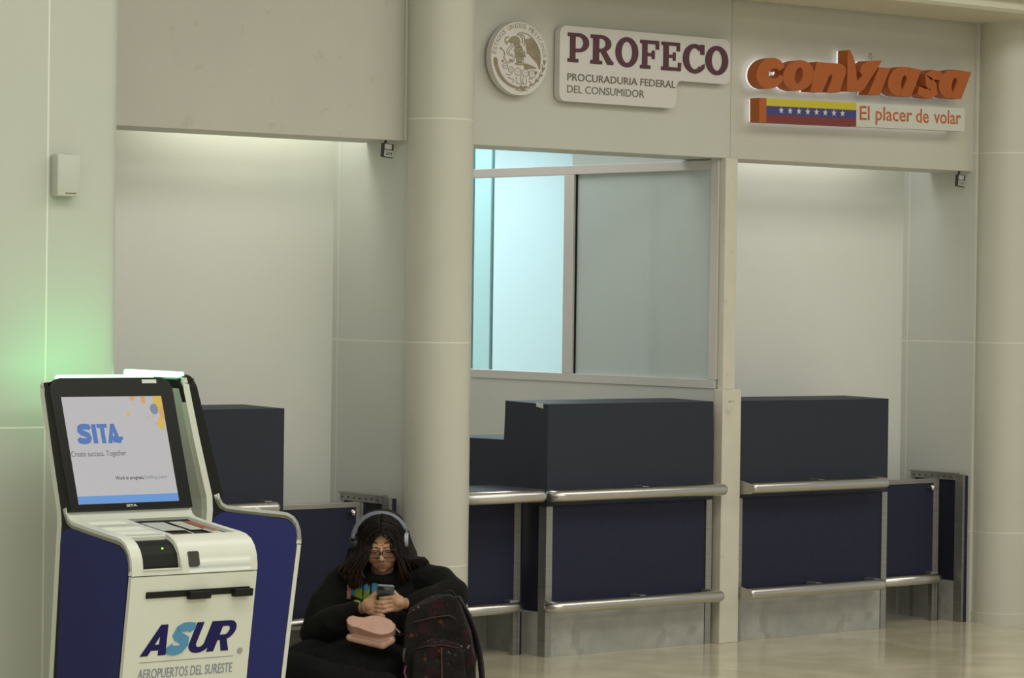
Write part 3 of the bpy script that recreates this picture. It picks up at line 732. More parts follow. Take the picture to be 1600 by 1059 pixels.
    for i in range(len(lw)-1): prism(bm, [lw[i], lw[i+1], inn[i+1], inn[i]], X0, X1, 'x')
    sharp(obj('front_panel', bm, M['kshell'], K), 25)
    def onfront(z):   # y on the lower panel at height z
        for i in range(len(lw)-1):
            (a, za), (b, zb) = lw[i], lw[i+1]
            if zb <= z <= za: t = (za-z)/(za-zb); return a + (b-a)*t
        return lw[-1][0]
    def lean(bm):     # lay a flat drawing (built at y=0) on the leaning panel
        for v in bm.verts: v.co.y += onfront(v.co.z)
        return bm
    # black slot with two pull tabs
    bm = bmesh.new(); bx(bm, (X0+.062, -.006, .638), (X1-.026, .004, .660), .002); obj('slot_strip', lean(bm), M['kblack'], K)
    for xa, xb_ in ((X0+.225, X0+.310), (X1-.098, X1-.024)):
        bm = bmesh.new(); bx(bm, (xa, -.026, .628), (xb_, .0, .655), .003); obj('slot_tab', lean(bm), M['kblack'], K)
    if label.startswith('nearer'):
        bm = bmesh.new(); d = .0012
        za, zb = .422, .525
        za, zb = .440, .545; sh_ = .36; O = X0+.020
        for kd, xa, xb_, mm, tt in (('A', .040, .142, 'asurnavy', .30), ('S', .138, .220, 'asurblue', .36), ('U', .222, .312, 'asurnavy', .32), ('R', .306, .396, 'asurnavy', .32)):
            bm = bmesh.new(); block(bm, kd, O+xa, O+xb_, za, zb, -.0012 - (.0008 if kd == 'S' else 0), -.0002, sh_, tt)
            obj('logo_letter', lean(bm), M[mm], K, label='light blue letter' if kd == 'S' else None)
        bm = bmesh.new(); bx(bm, (X0+.062, -.001, .418), (X0+.440, .0005, .420)); obj('rule', lean(bm), M['asurgrey'], K)
        bm = bmesh.new(); fit_text(bm, 'AEROPUERTOS DEL SURESTE', X0+.060, X0+.440, .362, .396, -.0002, d, shear=.0); obj('lettering', lean(bm), M['asurgrey'], K)
        bm = bmesh.new(); cyl(bm, (X1-.040, .436), .0105, -.003, .004, 'y', 20); obj('lock', lean(bm), M['plate'], K)
    # core: black sides with the blue inset
    
    head = [(.560, 1.348), (.600, 1.345), (.608, 1.30), (.556, 1.12), (.485, .905), (.482, .86), (.524, .32), (.555, .03), (.110, .03), (.066, .37), (.016, .712), (.012, .745), (.022, .785), (.048, .812), (.076, .824), (.38, .860), (.408, .868), (.426, .90), (.570, 1.335)]
    hp = sc(head)
    bm = bmesh.new(); prism(bm, hp, X0+.003, X1-.003, 'x'); obj('core', bm, M['kblack'], K)
    blue = [(.500, .05), (.462, .60), (.466, .79), (.455, .828), (.420, .848), (.385, .848), (.20, .828), (.085, .812), (.055, .800), (.034, .780), (.026, .745), (.030, .70), (.075, .40), (.128, .05)]
    for xx in ((X0-.0005, X0+.006), (X1-.006, X1+.0005)):
        bm = bmesh.new(); prism(bm, sc(blue), xx[0], xx[1], 'x'); obj('side_panel', bm, M['kblue'], K, label='blue side panel')
    # back shell
    bm = bmesh.new(); pl = back; inn = shift(pl, .026)
    ccx = sum(p[0] for p in hp)/len(hp)
    inn = shift(pl, -.026)
    if sum(p[0] for p in inn)/len(inn) > sum(p[0] for p in pl)/len(pl): inn = shift(pl, .026)
    for i in range(1, len(pl)-1):
        prism(bm, [pl[i], pl[i+1], inn[i+1], inn[i]], X0, X1, 'x')
    sharp(obj('back_shell', bm, M['kshell'], K), 25)
    bm = bmesh.new(); bk = shift(pl, -.002 if inn == shift(pl, .026) else .002)
    bl = cut(bk, 2.6, 6.8); strokeprism(bm, bl, .004, X0+.028, X1-.028, 'x'); obj('back_cover', bm, M['kback'], K)
    # tilted head with gloss bezel and lit screen
    B0 = Vector((.418*k, .905)); B1 = Vector((.575*k, 1.358)); d = (B1-B0); Lh = d.length; d.normalize(); ang = math.atan2(d.x, d.y)
    H = Matrix.Translation((0, B0.x, B0.y)) @ Matrix.Rotation(-ang, 4, 'X')
    bm = bmesh.new(); prism(bm, rrect(X0+.001, 0, X1-.001, Lh, [.0, .0, .045, .045], 7), -.012, .05, 'y', bev=.004)
    bm.transform(H); sharp(obj('bezel', bm, M['kgloss'] if False else M['kblack'], K))
    sx0, sx1, sz0, sz1 = X0+.040, X1-.056, .022, Lh-.070
    def onscreen(fn, name, m, lab=None):
        b = bmesh.new(); fn(b); b.transform(H); return obj(name, b, m, K, label=lab)
    Sw, Sh = sx1-sx0, sz1-sz0
    onscreen(lambda b: bx(b, (sx0, -.0135, sz0), (sx1, -.012, sz1)), 'screen', M['screen'], 'lit screen')
    if label.startswith('nearer'):
        y = -.0136
        onscreen(lambda b: bx(b, (sx0, y-.0004, sz0), (sx1, y, sz0+Sh*.072)), 'screen_band', M['scrblue'])
        def logo(b):
            for kd, u0, u1, tt in (('S', .095, .235, .36), ('I', .245, .290, 1), ('T', .298, .400, .40), ('A', .388, .520, .32)):
                block(b, kd, sx0+Sw*u0, sx0+Sw*u1, sz0+Sh*.56, sz0+Sh*.742, y-.0003, y, 0, tt)
            prism(b, [(sx0+Sw*.44, sz0+Sh*.60), (sx0+Sw*.535, sz0+Sh*.622), (sx0+Sw*.545, sz0+Sh*.60), (sx0+Sw*.51, sz0+Sh*.565), (sx0+Sw*.44, sz0+Sh*.565)], y-.0012, y, 'y')
        onscreen(logo, 'screen_logo', M['scrlogo'])
        onscreen(lambda b: fit_text(b, 'Create success. Together', sx0+Sw*.004, sx0+Sw*.548, sz0+Sh*.425, sz0+Sh*.492, y, .0004, offset=.006), 'screen_text', M['scrtext'])
        onscreen(lambda b: fit_text(b, 'Work in progress,', sx0+Sw*.400, sx0+Sw*.685, sz0+Sh*.205, sz0+Sh*.250, y, .0004, offset=.03), 'screen_text', M['scrtext'])
        onscreen(lambda b: fit_text(b, 'Refilling paper', sx0+Sw*.695, sx0+Sw*.925, sz0+Sh*.205, sz0+Sh*.250, y, .0004), 'screen_text', M['scrtext2'])
        def E(u, v, ru, rv, sq=1): return lambda b: prism(b, [(min(max(q[0], sx0), sx1), min(max(q[1], sz0), sz1)) for q in ell(sx0+Sw*u, sz0+Sh*v, Sw*ru, Sh*rv, 18)], y-.0004*sq, y, 'y')
        for u, v, ru, rv, m, q in ((.70, .985, .026, .028, 'scror', 1), (.81, .965, .024, .042, 'scror', 1), (.965, .95, .055, .12, 'scryl', 1), (.985, .83, .03, .06, 'scror', 2), (.955, .74, .036, .06, 'scryl', 2), (.905, .875, .040, .052, 'scrbl', 3), (.635, .835, .017, .022, 'scryl', 1), (.71, .925, .006, .008, 'scror', 1), (.835, .79, .007, .01, 'scror', 1), (.885, .805, .008, .010, 'scror', 1), (.905, .735, .008, .012, 'scror', 1), (.81, .76, .004, .008, 'scryl', 1)):
            onscreen(E(u, v, ru, rv, q), 'screen_bubble', M[m])
        onscreen(lambda b: fit_text(b, 'SITA', -.022, .022, .007, .0165, -.0122, .0006, offset=.04), 'bezel_logo', M['label'])
        onscreen(lambda b: bx(b, (X1-.125, -.0135, Lh-.022), (X1-.065, -.012, Lh-.008)), 'sticker', M['label'], 'white label strip')
    # green lamp along the top
    xl0, xl1 = X0+.055, X1-.065
    bm = bmesh.new(); prism(bm, rrect(xl0, 1.350, xl1, 1.371, [0, 0, .010, .010]), .572*k, .610*k, 'y', bev=.002); obj('green_lamp', bm, M['ledcore'], K, label='glowing green lamp bar')
    box('base_plinth', (X0+.02, .13*k, 0), (X1-.02, .53*k, .035), M['kblack'], K)
    return K
kiosk((-4.44, -2.095, 0), 0, .505, 1.0, 'nearer kiosk, its lit screen facing the viewer over a blue and white logo')
kiosk((-3.435, -1.045, 0), math.pi/2, .49, .88, 'farther kiosk turned sideways behind the nearer one, blue side panel in view')
def glow(loc, p, direction=(0, 1, .15)):
    l = bpy.data.lights.new('kiosk_lamp_light', 'AREA'); l.shape = 'RECTANGLE'; l.size = .38; l.size_y = .03; l.energy = p; l.color = (.15, 1.0, .32)
    o = bpy.data.objects.new('kiosk_lamp_light', l); COL.objects.link(o); o.location = loc; o.rotation_euler = Vector(direction).to_track_quat('-Z', 'Y').to_euler()
glow((-4.38, -1.43, 1.385), .62, (0, 1, .45))

# ================================================================== the seated person and what she carries
PR = (-2.509, -.566, 0.0); PRZ = -ca
def capsule(bm, a, b, ra, rb, n=14):
    a = Vector(a); b = Vector(b); d = (b-a); L = d.length
    if L < 1e-6: uvs(bm, a, ra, seg=n, rin=8); return
    d.normalize(); pts = []; rs = []
    for i in range(5, 0, -1):
        t = math.pi/2*i/5; pts.append(a - d*ra*math.sin(t)); rs.append(max(ra*math.cos(t), .0003))
    pts.append(a); rs.append(ra); pts.append(b); rs.append(rb)
    for i in range(1, 6):
        t = math.pi/2*i/5; pts.append(b + d*rb*math.sin(t)); rs.append(max(rb*math.cos(t), .0003))
    tube(bm, pts, rs, n)
def chain(bm, pts, rs, n=14):
    for i in range(len(pts)-1): capsule(bm, pts[i], pts[i+1], rs[i], rs[i+1], n)
def blob(name, bm, m, parent, voxel=.004, smooth=4, fn=None, colfn=None, label=None, factor=.5):
    me = bpy.data.meshes.new(name); bmesh.ops.recalc_face_normals(bm, faces=bm.faces[:]); bm.to_mesh(me); bm.free()
    t = bpy.data.objects.new('t', me); COL.objects.link(t)
    r = t.modifiers.new('r', 'REMESH'); r.mode = 'VOXEL'; r.voxel_size = voxel
    if smooth: sm = t.modifiers.new('s', 'SMOOTH'); sm.factor = factor; sm.iterations = smooth
    dg = bpy.context.evaluated_depsgraph_get(); dg.update()
    out = bpy.data.meshes.new_from_object(t.evaluated_get(dg)); bpy.data.objects.remove(t); bpy.data.meshes.remove(me)
    out.name = name; out.materials.clear(); out.materials.append(m)
    if fn:
        nrm = [v.normal.copy() for v in out.vertices]
        for v, nn in zip(out.vertices, nrm): v.co = v.co + nn*fn(v.co)
    if colfn:
        ca_ = out.color_attributes.new('tint', 'FLOAT_COLOR', 'POINT')
        for i, v in enumerate(out.vertices): ca_.data[i].color = (*colfn(v.co), 1)
    for p in out.polygons: p.use_smooth = True
    o = bpy.data.objects.new(name, out); COL.objects.link(o); o.parent = parent
    return tag(o, label)
def tintmat(name, rough=.6, sheen=0.0, spec=.4, nz=.08, ns=60):
    m = mat(name, (.5, .5, .5), rough, spec=spec, sheen=sheen); nt = m.node_tree; b = nt.nodes['Principled BSDF']
    at = nt.nodes.new('ShaderNodeVertexColor'); at.layer_name = 'tint'
    n = nt.nodes.new('ShaderNodeTexNoise'); n.inputs['Scale'].default_value = ns; n.inputs['Detail'].default_value = 5
    tc = nt.nodes.new('ShaderNodeTexCoord'); nt.links.new(tc.outputs['Object'], n.inputs['Vector'])
    mr = nt.nodes.new('ShaderNodeMapRange'); mr.inputs['To Min'].default_value = 1-nz; mr.inputs['To Max'].default_value = 1+nz
    nt.links.new(n.outputs['Fac'], mr.inputs['Value'])
    vm = nt.nodes.new('ShaderNodeVectorMath'); vm.operation = 'SCALE'; nt.links.new(at.outputs['Color'], vm.inputs[0]); nt.links.new(mr.outputs[0], vm.inputs['Scale'])
    nt.links.new(vm.outputs[0], b.inputs['Base Color']); return m
M['skin'] = tintmat('skin', .5, nz=.06)
M['skin'].node_tree.nodes['Principled BSDF'].inputs['Subsurface Weight'].default_value = .08
M['skin'].node_tree.nodes['Principled BSDF'].inputs['Subsurface Radius'].default_value = (.01, .004, .002)
M['hoodie'] = tintmat('black_fleece', .9, sheen=.03, spec=.15, nz=.25, ns=90)
M['trouser'] = mat('black_cotton', (.008, .008, .009), .9, noise=.2, nscale=60, bump=.3, bscale=250, sheen=.02, spec=.15)
def hair_mat():
    m = mat('dark_brown_hair', (.012, .008, .007), .6, spec=.25, noise=.4, nscale=50, stretch=(1, 1, .08)); nt = m.node_tree; b = nt.nodes['Principled BSDF']
    lk = b.inputs['Base Color'].links[0].from_socket; tc = nt.nodes.new('ShaderNodeTexCoord'); sp = nt.nodes.new('ShaderNodeSeparateXYZ')
    nt.links.new(tc.outputs['Object'], sp.inputs[0]); mr = nt.nodes.new('ShaderNodeMapRange'); mr.inputs['From Min'].default_value = .58; mr.inputs['From Max'].default_value = .44
    nt.links.new(sp.outputs['Z'], mr.inputs['Value']); mx = nt.nodes.new('ShaderNodeMix'); mx.data_type = 'RGBA'; mx.inputs['B'].default_value = (.050, .022, .012, 1)
    nt.links.new(mr.outputs[0], mx.inputs['Factor']); nt.links.new(lk, mx.inputs['A']); nt.links.new(mx.outputs['Result'], b.inputs['Base Color']); return m
M['hair'] = hair_mat()
person = empty('person', PR, PRZ, 'person in black hoodie sitting on the floor, looking down at a phone', 'person')
HC = Vector((-.002, -.03, .634)); HPH = math.radians(21); HS = .95
TH = Matrix.Translation(HC) @ Matrix.Rotation(math.radians(-2.5), 4, 'Y') @ Matrix.Rotation(HPH, 4, 'X') @ Matrix.Scale(HS, 4)
THI = TH.inverted()
# hands: wrist, then four curled fingers and a thumb for each
HANDL = dict(wrist=(-.082, -.195, .370), palm=(-.043, -.245, .388), s=1)
HANDR = dict(wrist=(.112, -.185, .392), palm=(.076, -.242, .402), s=-1)
nails = []
def hand_prims(b, H):
    w, p, s = Vector(H['wrist']), Vector(H['palm']), H['s']
    chain(b, [w - Vector((s*.04, -.02, 0)), w, p], [.027, .024, .026])
    uvs(b, p, (.033, .020, .034)); uvs(b, p + Vector((s*.012, -.004, .008)), (.026, .018, .030)); uvs(b, p + Vector((s*.010, -.002, -.016)), (.026, .018, .022))
    for k in range(4):
        z = p.z + .026 - .0175*k + (-.004 if s < 0 else -.010)
        Lk = (.046, .051, .048, .038)[k]
        a = Vector((p.x + s*.022, p.y - .006, z + .003)); c = a + Vector((s*Lk*.42, -.022, -.001)); d = c + Vector((s*Lk*.38, -.006, -.002)); e = d + Vector((s*Lk*.28, .010, -.001))
        chain(b, [a, c, d, e], [.0098, .0090, .0082, .0070], 10); nails.append(e + Vector((s*-.001, -.006, .001)))
    t0 = p + Vector((-s*.004, .004, .018)); t1 = t0 + Vector((s*.022, -.008, .026)); t2 = t1 + Vector((s*.020, -.004, .018))
    if s < 0: t2 = t1 + Vector((s*.024, .002, .006))
    chain(b, [t0, t1, t2], [.014, .011, .0085], 10)
SH = {-1: (-.165, .055, .450), 1: (.165, .055, .468)}
EL = {-1: (-.258, -.035, .255), 1: (.298, -.075, .422)}
def body():
    b = bmesh.new()
    def e(c, r, rot=None): 
        t = bmesh.new(); bmesh.ops.create_uvsphere(t, u_segments=24, v_segments=16, radius=1); merge(b, t, TH @ Matrix.Translation(c) @ Matrix.Diagonal((*r, 1)))
    def cap(a, c, ra, rb): capsule(b, TH @ Vector(a), TH @ Vector(c), ra*HS, rb*HS, 12)
    e((0, .018, .030), (.074, .090, .080)); e((0, -.020, -.030), (.069, .066, .084)); e((0, -.036, -.074), (.054, .046, .042)); e((0, -.066, -.100), (.020, .014, .014))
    for s in (-1, 1):
        e((s*.036, -.050, -.044), (.031, .029, .034)); cap((s*.012, -.076, .016), (s*.046, -.064, .017), .009, .009)
        e((s*.031, -.071, -.004), (.017, .0135, .0125)); e((s*.0115, -.094, -.040), (.0085, .010, .0075)); e((s*.074, .012, -.012), (.010, .020, .030))
    cap((0, -.080, .010), (0, -.104, -.033), .0075, .0115); e((0, -.086, -.055), (.020, .008, .010))
    cap((-.015, -.0875, -.066), (.015, -.0875, -.066), .0055, .0055); cap((0, -.091, -.064), (0, -.091, -.0655), .006, .006); cap((-.012, -.086, -.0765), (.012, -.086, -.0765), .0075, .0075)
    chain(b, [TH @ Vector((0, .03, -.05)), (0, .035, .50), (0, .055, .44)], [.052, .052, .07])
    uvs(b, (0, .09, .15), (.165, .125, .12)); uvs(b, (0, .075, .26), (.145, .11, .13)); uvs(b, (0, .065, .37), (.150, .095, .13))
    for s, H in ((-1, HANDL), (1, HANDR)):
        chain(b, [(0, .06, .44), SH[s], EL[s], H['wrist']], [.07, .050, .040, .026]); hand_prims(b, H)
    chain(b, [(-.09, .08, .13), (-.38, -.20, .115), (.04, -.40, .065)], [.085, .06, .04]); chain(b, [(.04, -.40, .06), (.15, -.44, .045)], [.038, .028])
    chain(b, [(.09, .08, .13), (.29, -.08, .105), (.05, -.22, .08), (-.06, -.30, .055)], [.085, .06, .05, .04]); chain(b, [(-.06, -.30, .055), (-.16, -.34, .045)], [.036, .028])
    SK = (.56, .32, .195)
    def tint(p):
        if (p.z < .49) or p.y > .1:
            for nl in nails:
                if (p-nl).length < .0062: return (.52, .36, .29)
            f = .9 + .1*math.sin(p.x*90)*math.sin(p.z*110); return (SK[0]*f, SK[1]*f, SK[2]*f)
        q = THI @ p; c = list(SK); x = abs(q.x)
        if q.y < -.048:
            if x < .021*(1-((q.z+.070)/.0125)**2*.9 if abs(q.z+.070) < .0125 else 0) and abs(q.z+.070) < .012 and q.y < -.075: c = [.42, .19, .145]
            if abs(q.z+.0705) < .0014 and x < .021: c = [.24, .10, .08]
            zb = .027 + .003*math.sin((x-.014)/.036*math.pi) if .014 < x < .050 else 9
            if abs(q.z-zb) < .0032: c = [.13, .065, .042]
            if .016 < x < .047:
                zl = -.0125 + ((x-.0315)/.0155)**2*.005
                if abs(q.z-zl) < .0022: c = [.04, .022, .018]
                elif -.010 < q.z < .010: c = [SK[0]*.86, SK[1]*.80, SK[2]*.82]
            if ((x-.0085)/.005)**2 + ((q.z+.0475)/.0028)**2 < 1: c = [.12, .05, .035]
            if x > .022 and -.055 < q.z < -.02: c = [c[0]*1.04, c[1]*.95, c[2]*.93]
        return c
    return blob('body', b, M['skin'], person, voxel=.0025, smooth=5, colfn=tint, label='bare face and hands')
body()
def folds(a, f1, f2):
    return lambda p: a*(math.sin(p.x*f1+p.z*f2*.7)*math.sin(p.z*f2-p.y*f1*.8+1.3) + .6*math.sin(p.x*f2*1.3-p.z*f1*1.7+p.y*21))
def hoodie():
    b = bmesh.new()
    uvs(b, (0, .08, .20), (.205, .155, .13)); uvs(b, (0, .07, .30), (.185, .135, .14)); uvs(b, (-.002, .055, .40), (.180, .120, .115))
    uvs(b, (0, .03, .30), (.15, .14, .15))
    chain(b, [(-.06, .06, .475), SH[-1]], [.062, .072]); chain(b, [(.06, .06, .482), SH[1]], [.062, .070])
    # rumpled hood and collar round the neck
    n = 12
    for i in range(n):
        a = 2*math.pi*i/n; a2 = 2*math.pi*(i+1)/n
        P = lambda t: (.078*math.cos(t), .040+.072*math.sin(t), .495 + .022*math.sin(t))
        capsule(b, P(a), P(a2), .026 if math.sin(a) < .2 else .036, .026 if math.sin(a2) < .2 else .036, 10)
    hl, hr = Vector(HANDL['wrist']), Vector(HANDR['wrist'])
    chain(b, [SH[-1], (-.228, .01, .36), EL[-1], (-.19, -.125, .310), hl + Vector((-.012, .005, -.004))], [.078, .078, .080, .066, .040])
    chain(b, [SH[1], (.24, -.01, .466), EL[1], (.215, -.145, .408), hr + Vector((.016, .006, -.004))], [.074, .070, .070, .060, .040])
    def tint(p):
        base = (.0085, .0085, .008)
        if p.y < .02 and .385 < p.z < .47 and -.145 < p.x < -.012:
            x, z = p.x, p.z; wob = .004*math.sin(x*160)
            if x < -.129 and .394 < z < .452: return (.42, .20, .16)
            bl, gr = (.055, .20, .30), (.20, .27, .035)
            if -.127 < x < -.081:
                if z < .412 - (x+.127)*.35: return base
                if ((x+.094)/.022)**2 + ((z-.418)/.022)**2 < 1 and x > -.112: return gr
                if z < .460 + (x+.127)*.15 + wob: return bl
            if -.075 < x < -.048 and z < .458-abs(x+.060)*.5+wob: return gr if z < .434+(x+.06)*.4 else bl
            if -.041 < x < -.014 and z < .462+wob: return gr if z < .420 else bl
        return base
    return blob('hoodie', b, M['hoodie'], person, voxel=.0045, smooth=5, fn=folds(.0030, 38, 46), colfn=tint, label='black hoodie with a blue and green chest print')
hoodie()
def trousers():
    b = bmesh.new()
    chain(b, [(-.09, .07, .14), (-.25, -.08, .135), (-.40, -.21, .115), (-.18, -.35, .085), (.03, -.40, .075)], [.125, .105, .085, .080, .062])
    chain(b, [(.09, .07, .14), (.19, -.02, .125), (.29, -.09, .105), (.05, -.24, .085), (-.05, -.31, .070)], [.125, .100, .085, .075, .06])
    uvs(b, (-.07, -.12, .12), (.235, .24, .125)); uvs(b, (-.02, .06, .12), (.20, .16, .115)); uvs(b, (-.16, -.24, .085), (.20, .14, .075))
    return blob('trousers', b, M['trouser'], person, voxel=.006, smooth=6, fn=folds(.005, 22, 30), label='wide black trousers')
trousers()
def hair():
    b = bmesh.new()
    t = bmesh.new(); bmesh.ops.create_uvsphere(t, u_segments=24, v_segments=16, radius=1); merge(b, t, TH @ Matrix.Translation((0, .034, .038)) @ Matrix.Diagonal((.086, .102, .079, 1)))
    chain(b, [(-.082, .02, .645), (-.105, .01, .575), (-.128, -.005, .505), (-.115, -.03, .462)], [.040, .046, .045, .026])
    chain(b, [(-.06, .05, .60), (-.10, .06, .53)], [.06, .06])
    chain(b, [(.078, .02, .650), (.098, .02, .590), (.125, .02, .548), (.165, .05, .530)], [.040, .040, .034, .022])
    chain(b, [(.06, .05, .60), (.09, .06, .54)], [.055, .05])
    vol = blob('hair', b, M['hair'], person, voxel=.005, smooth=5, fn=lambda p: .0022*math.sin(p.x*330+p.y*90+math.sin(p.z*40)*2), label='long dark hair with brown tips')
    rnd = random.Random(11); bm = bmesh.new()
    for s in (-1, 1):
        N = 95
        for i in range(N):
            t = i/(N-1); yh = -.078 + .165*t + rnd.uniform(-.004, .004)
            k = math.sqrt(max(.05, 1-((yh-.03)/.118)**2)); out = rnd.uniform(.0, .014)
            rx, rz = .083*k+.006+out, .083*k+.002+out*.4
            P = []
            for th in (88, 70, 52, 34, 16, 0):
                a = math.radians(th); fr = (1-t)**3*(.030*math.sin(math.pi*(90-th)/90))
                # the front locks frame the face as an inverted V
                nar = 1 - .03*(1-t)**6*(math.sin(math.radians(90-th))**2)
                P.append(TH @ Vector((s*(rx*math.cos(a)*nar-.0015), yh*(1 if t > .2 else 1) + .02*(1-t)**2*math.cos(a)*0 + .030*t*math.cos(a), .036 + rz*math.sin(a) - (1-k)*.03*math.cos(a))))
            l = P[-1]
            if s < 0:
                spread = rnd.uniform(0, 1); xe = -.070 - .107*spread*(.35+.65*min(1, t*1.8)); ze = rnd.uniform(.435, .50) + .03*spread
                ye = -.115 + .10*t + rnd.uniform(-.01, .02)
                mids = [(l.x*.9 + xe*.1 - .004, l.y-.005, .605), (l.x*.55+xe*.45-.012*spread, l.y*.6+ye*.4-.01, .560), (xe-.008, ye, .515), (xe+.010*math.sin(i), ye-.008, ze)]
            else:
                spread = rnd.uniform(0, 1); xe = .074 + .100*spread*(.3+.7*min(1, t*1.6)); ze = .555 - .03*(1-spread) - (.05 if t < .3 else 0)
                ye = -.085 + .13*t
                mids = [(l.x+.002, l.y, .605), (l.x*.5+xe*.5, l.y*.5+ye*.5, .578-.010*spread), (xe, ye, ze+.010), (xe+.022*spread, ye+.02, ze-.018)]
            pts = P + [Vector(q) for q in mids]
            # smooth the path
            sp = []
            for j in range(len(pts)-1):
                p0, p1, p2, p3 = pts[max(j-1, 0)], pts[j], pts[j+1], pts[min(j+2, len(pts)-1)]
                for u in (0, .5):
                    sp.append(.5*((2*p1) + (p2-p0)*u + (2*p0-5*p1+4*p2-p3)*u*u + (3*p1-p0-3*p2+p3)*u**3))
            sp.append(pts[-1]); n = len(sp)
            sp = [p + Vector((.0018*math.sin(j*1.1+i), .0018*math.cos(j*.9+i*2), 0)) for j, p in enumerate(sp)]
            rs = [(.0062 if j < n*.75 else .0062*(1-(j-n*.75)/(n*.25)*.85)) for j in range(n)]
            tube(bm, sp, rs, 5, flat=.55)
    o = obj('hair_locks', bm, M['hair'], person, smooth=True, kind='stuff'); return o
hair()
M['glframe'] = mat('black_spectacle_frame', (.02, .015, .015), .3)
def glasses():
    g = empty('eyeglasses', PR, PRZ, 'black framed eyeglasses worn by the seated person', 'glasses')
    for s in (-1, 1):
        rr = rrect(-.026, -.019, .026, .017, [.014, .014, .008, .008], 6); c = Vector((s*.0325, -.100, -.010))
        pts = [TH @ Vector((c.x + x*1.06, c.y + abs(c.x+x)*.16 - .004, c.z + z)) for x, z in rr]; pts.append(pts[0])
        bm = bmesh.new(); tube(bm, pts, [.0021]*len(pts), 8, cap=False); obj('rim', bm, M['glframe'], g)
        bm = bmesh.new(); f = bm.faces.new([bm.verts.new(p) for p in pts[:-1]]); obj('lens', bm, M['lens'], g)
        bm = bmesh.new(); tube(bm, [TH @ Vector(q) for q in ((s*.058, -.092, .0), (s*.062, -.082, .002), (s*.070, -.02, .004), (s*.072, .02, .0))], .0018, 6); obj('temple', bm, M['glframe'], g)
    bm = bmesh.new(); tube(bm, [TH @ Vector(q) for q in ((-.0075, -.103, -.006), (0, -.106, -.002), (.0075, -.103, -.006))], .0018, 8); obj('bridge', bm, M['glframe'], g)
glasses()
M['hpblue'] = mat('pale_blue_padding', (.185, .21, .275), .55, noise=.05)
M['hpdark'] = mat('dark_ear_cushion', (.012, .013, .018), .5)
M['hplight'] = mat('pale_cup_shell', (.40, .44, .48), .35)
def phones():
    h = empty('headphones', PR, PRZ, 'pale blue over-ear headphones worn over dark hair', 'headphones')
    c = Vector((-.008, -.036, .639)); R_ = .117; bm = bmesh.new(); n = 26; rings = []
    for i in range(n+1):
        a = math.radians(176 - 152*i/n); rad = Vector((math.cos(a), -.38, math.sin(a))).normalized(); side = Vector((0, 1, 0)); side = (side - rad*side.dot(rad)).normalized()
        p = Vector((c.x + R_*math.cos(a), c.y + .012*abs(math.cos(a)) - .010, c.z + R_*math.sin(a)))
        rings.append([bm.verts.new(p + rad*x + side*y) for x, y in ((.006, -.012), (.008, 0), (.006, .012), (-.006, .013), (-.008, 0), (-.006, -.013))])
    for i in range(n):
        for k in range(6): bm.faces.new((rings[i][k], rings[i][(k+1) % 6], rings[i+1][(k+1) % 6], rings[i+1][k])).smooth = True
    bm.faces.new(rings[0][::-1]); bm.faces.new(rings[-1]); obj('headband', bm, M['hpblue'], h)
    for s, x, z, m in ((-1, -.128, .634, 'hpdark'), (1, .100, .655, 'hplight')):
        bm = bmesh.new(); t = bmesh.new(); bmesh.ops.create_cone(t, cap_ends=True, segments=28, radius1=.034, radius2=.030, depth=.016); merge(bm, t, Matrix.Translation((x, -.005, z-.012)) @ Matrix.Rotation(s*math.pi/2, 4, 'Y')); obj('ear_cup', bm, M[m], h)
        bm = bmesh.new(); t = bmesh.new(); bmesh.ops.create_cone(t, cap_ends=True, segments=28, radius1=.031, radius2=.033, depth=.018); merge(bm, t, Matrix.Translation((x - s*.017, -.005, z-.012)) @ Matrix.Rotation(s*math.pi/2, 4, 'Y')); obj('ear_cushion', bm, M['hpdark'], h)
        bm = bmesh.new(); tube(bm, [(x - s*.002, -.012, z+.034), (x + s*.002, -.010, z+.005)], .003, 8); obj('yoke', bm, M['hplight'], h)
    bm = bmesh.new(); uvs(bm, (-.137, -.016, .643), .0022, seg=8, rin=6); uvs(bm, (-.134, -.016, .618), .0024, seg=8, rin=6); obj('rivet', bm, M['hplight'], h, kind='stuff')
phones()
def phone():
    ph = empty('phone', PR, PRZ, 'phone in a patterned pale blue case held in both hands', 'phone')
    T = Matrix.Translation((.024, -.250, .440)) @ Matrix.Rotation(math.radians(3), 4, 'Y') @ Matrix.Rotation(math.radians(56), 4, 'X')
    def P(bm): bm.transform(T); return bm
    # local: x across, z along the phone, back towards -y
    bm = bmesh.new(); prism(bm, rrect(-.036, -.072, .036, .072, .010), -.0045, .0045, 'y', bev=.0015); sharp(obj('case', P(bm), M['phcase'], ph))
    bm = bmesh.new(); prism(bm, rrect(-.033, -.069, .033, .069, .008), .0045, .0052, 'y'); obj('screen', P(bm), M['kgloss'], ph)
    bm = bmesh.new(); prism(bm, rrect(-.030, .040, -.006, .066, .005), -.0065, -.0045, 'y'); obj('camera_bump', P(bm), M['hpdark'], ph)
    for x, z in ((-.024, .059), (-.013, .059), (-.018, .047)):
        bm = bmesh.new(); cyl(bm, (x, z), .0042, -.0074, -.0065, 'y', 14); obj('camera_lens', P(bm), M['kgloss'], ph)
    for x, z, w, h, m in ((.012, .055, .018, .014, 'phcream'), (.024, .045, .008, .010, 'phcream'), (.006, .043, .008, .006, 'phcream')):
        bm = bmesh.new(); prism(bm, rrect(x-w/2, z-h/2, x+w/2, z+h/2, .003), -.0050, -.0045, 'y'); obj('case_print', P(bm), M[m], ph)
M['phcase'] = add_spots(mat('phone_case', (.15, .21, .25), .4, noise=.1, nscale=80), (.05, .07, .09), 90, .60, .7)
M['phcream'] = mat('phone_case_print', (.42, .38, .26), .5)
phone()
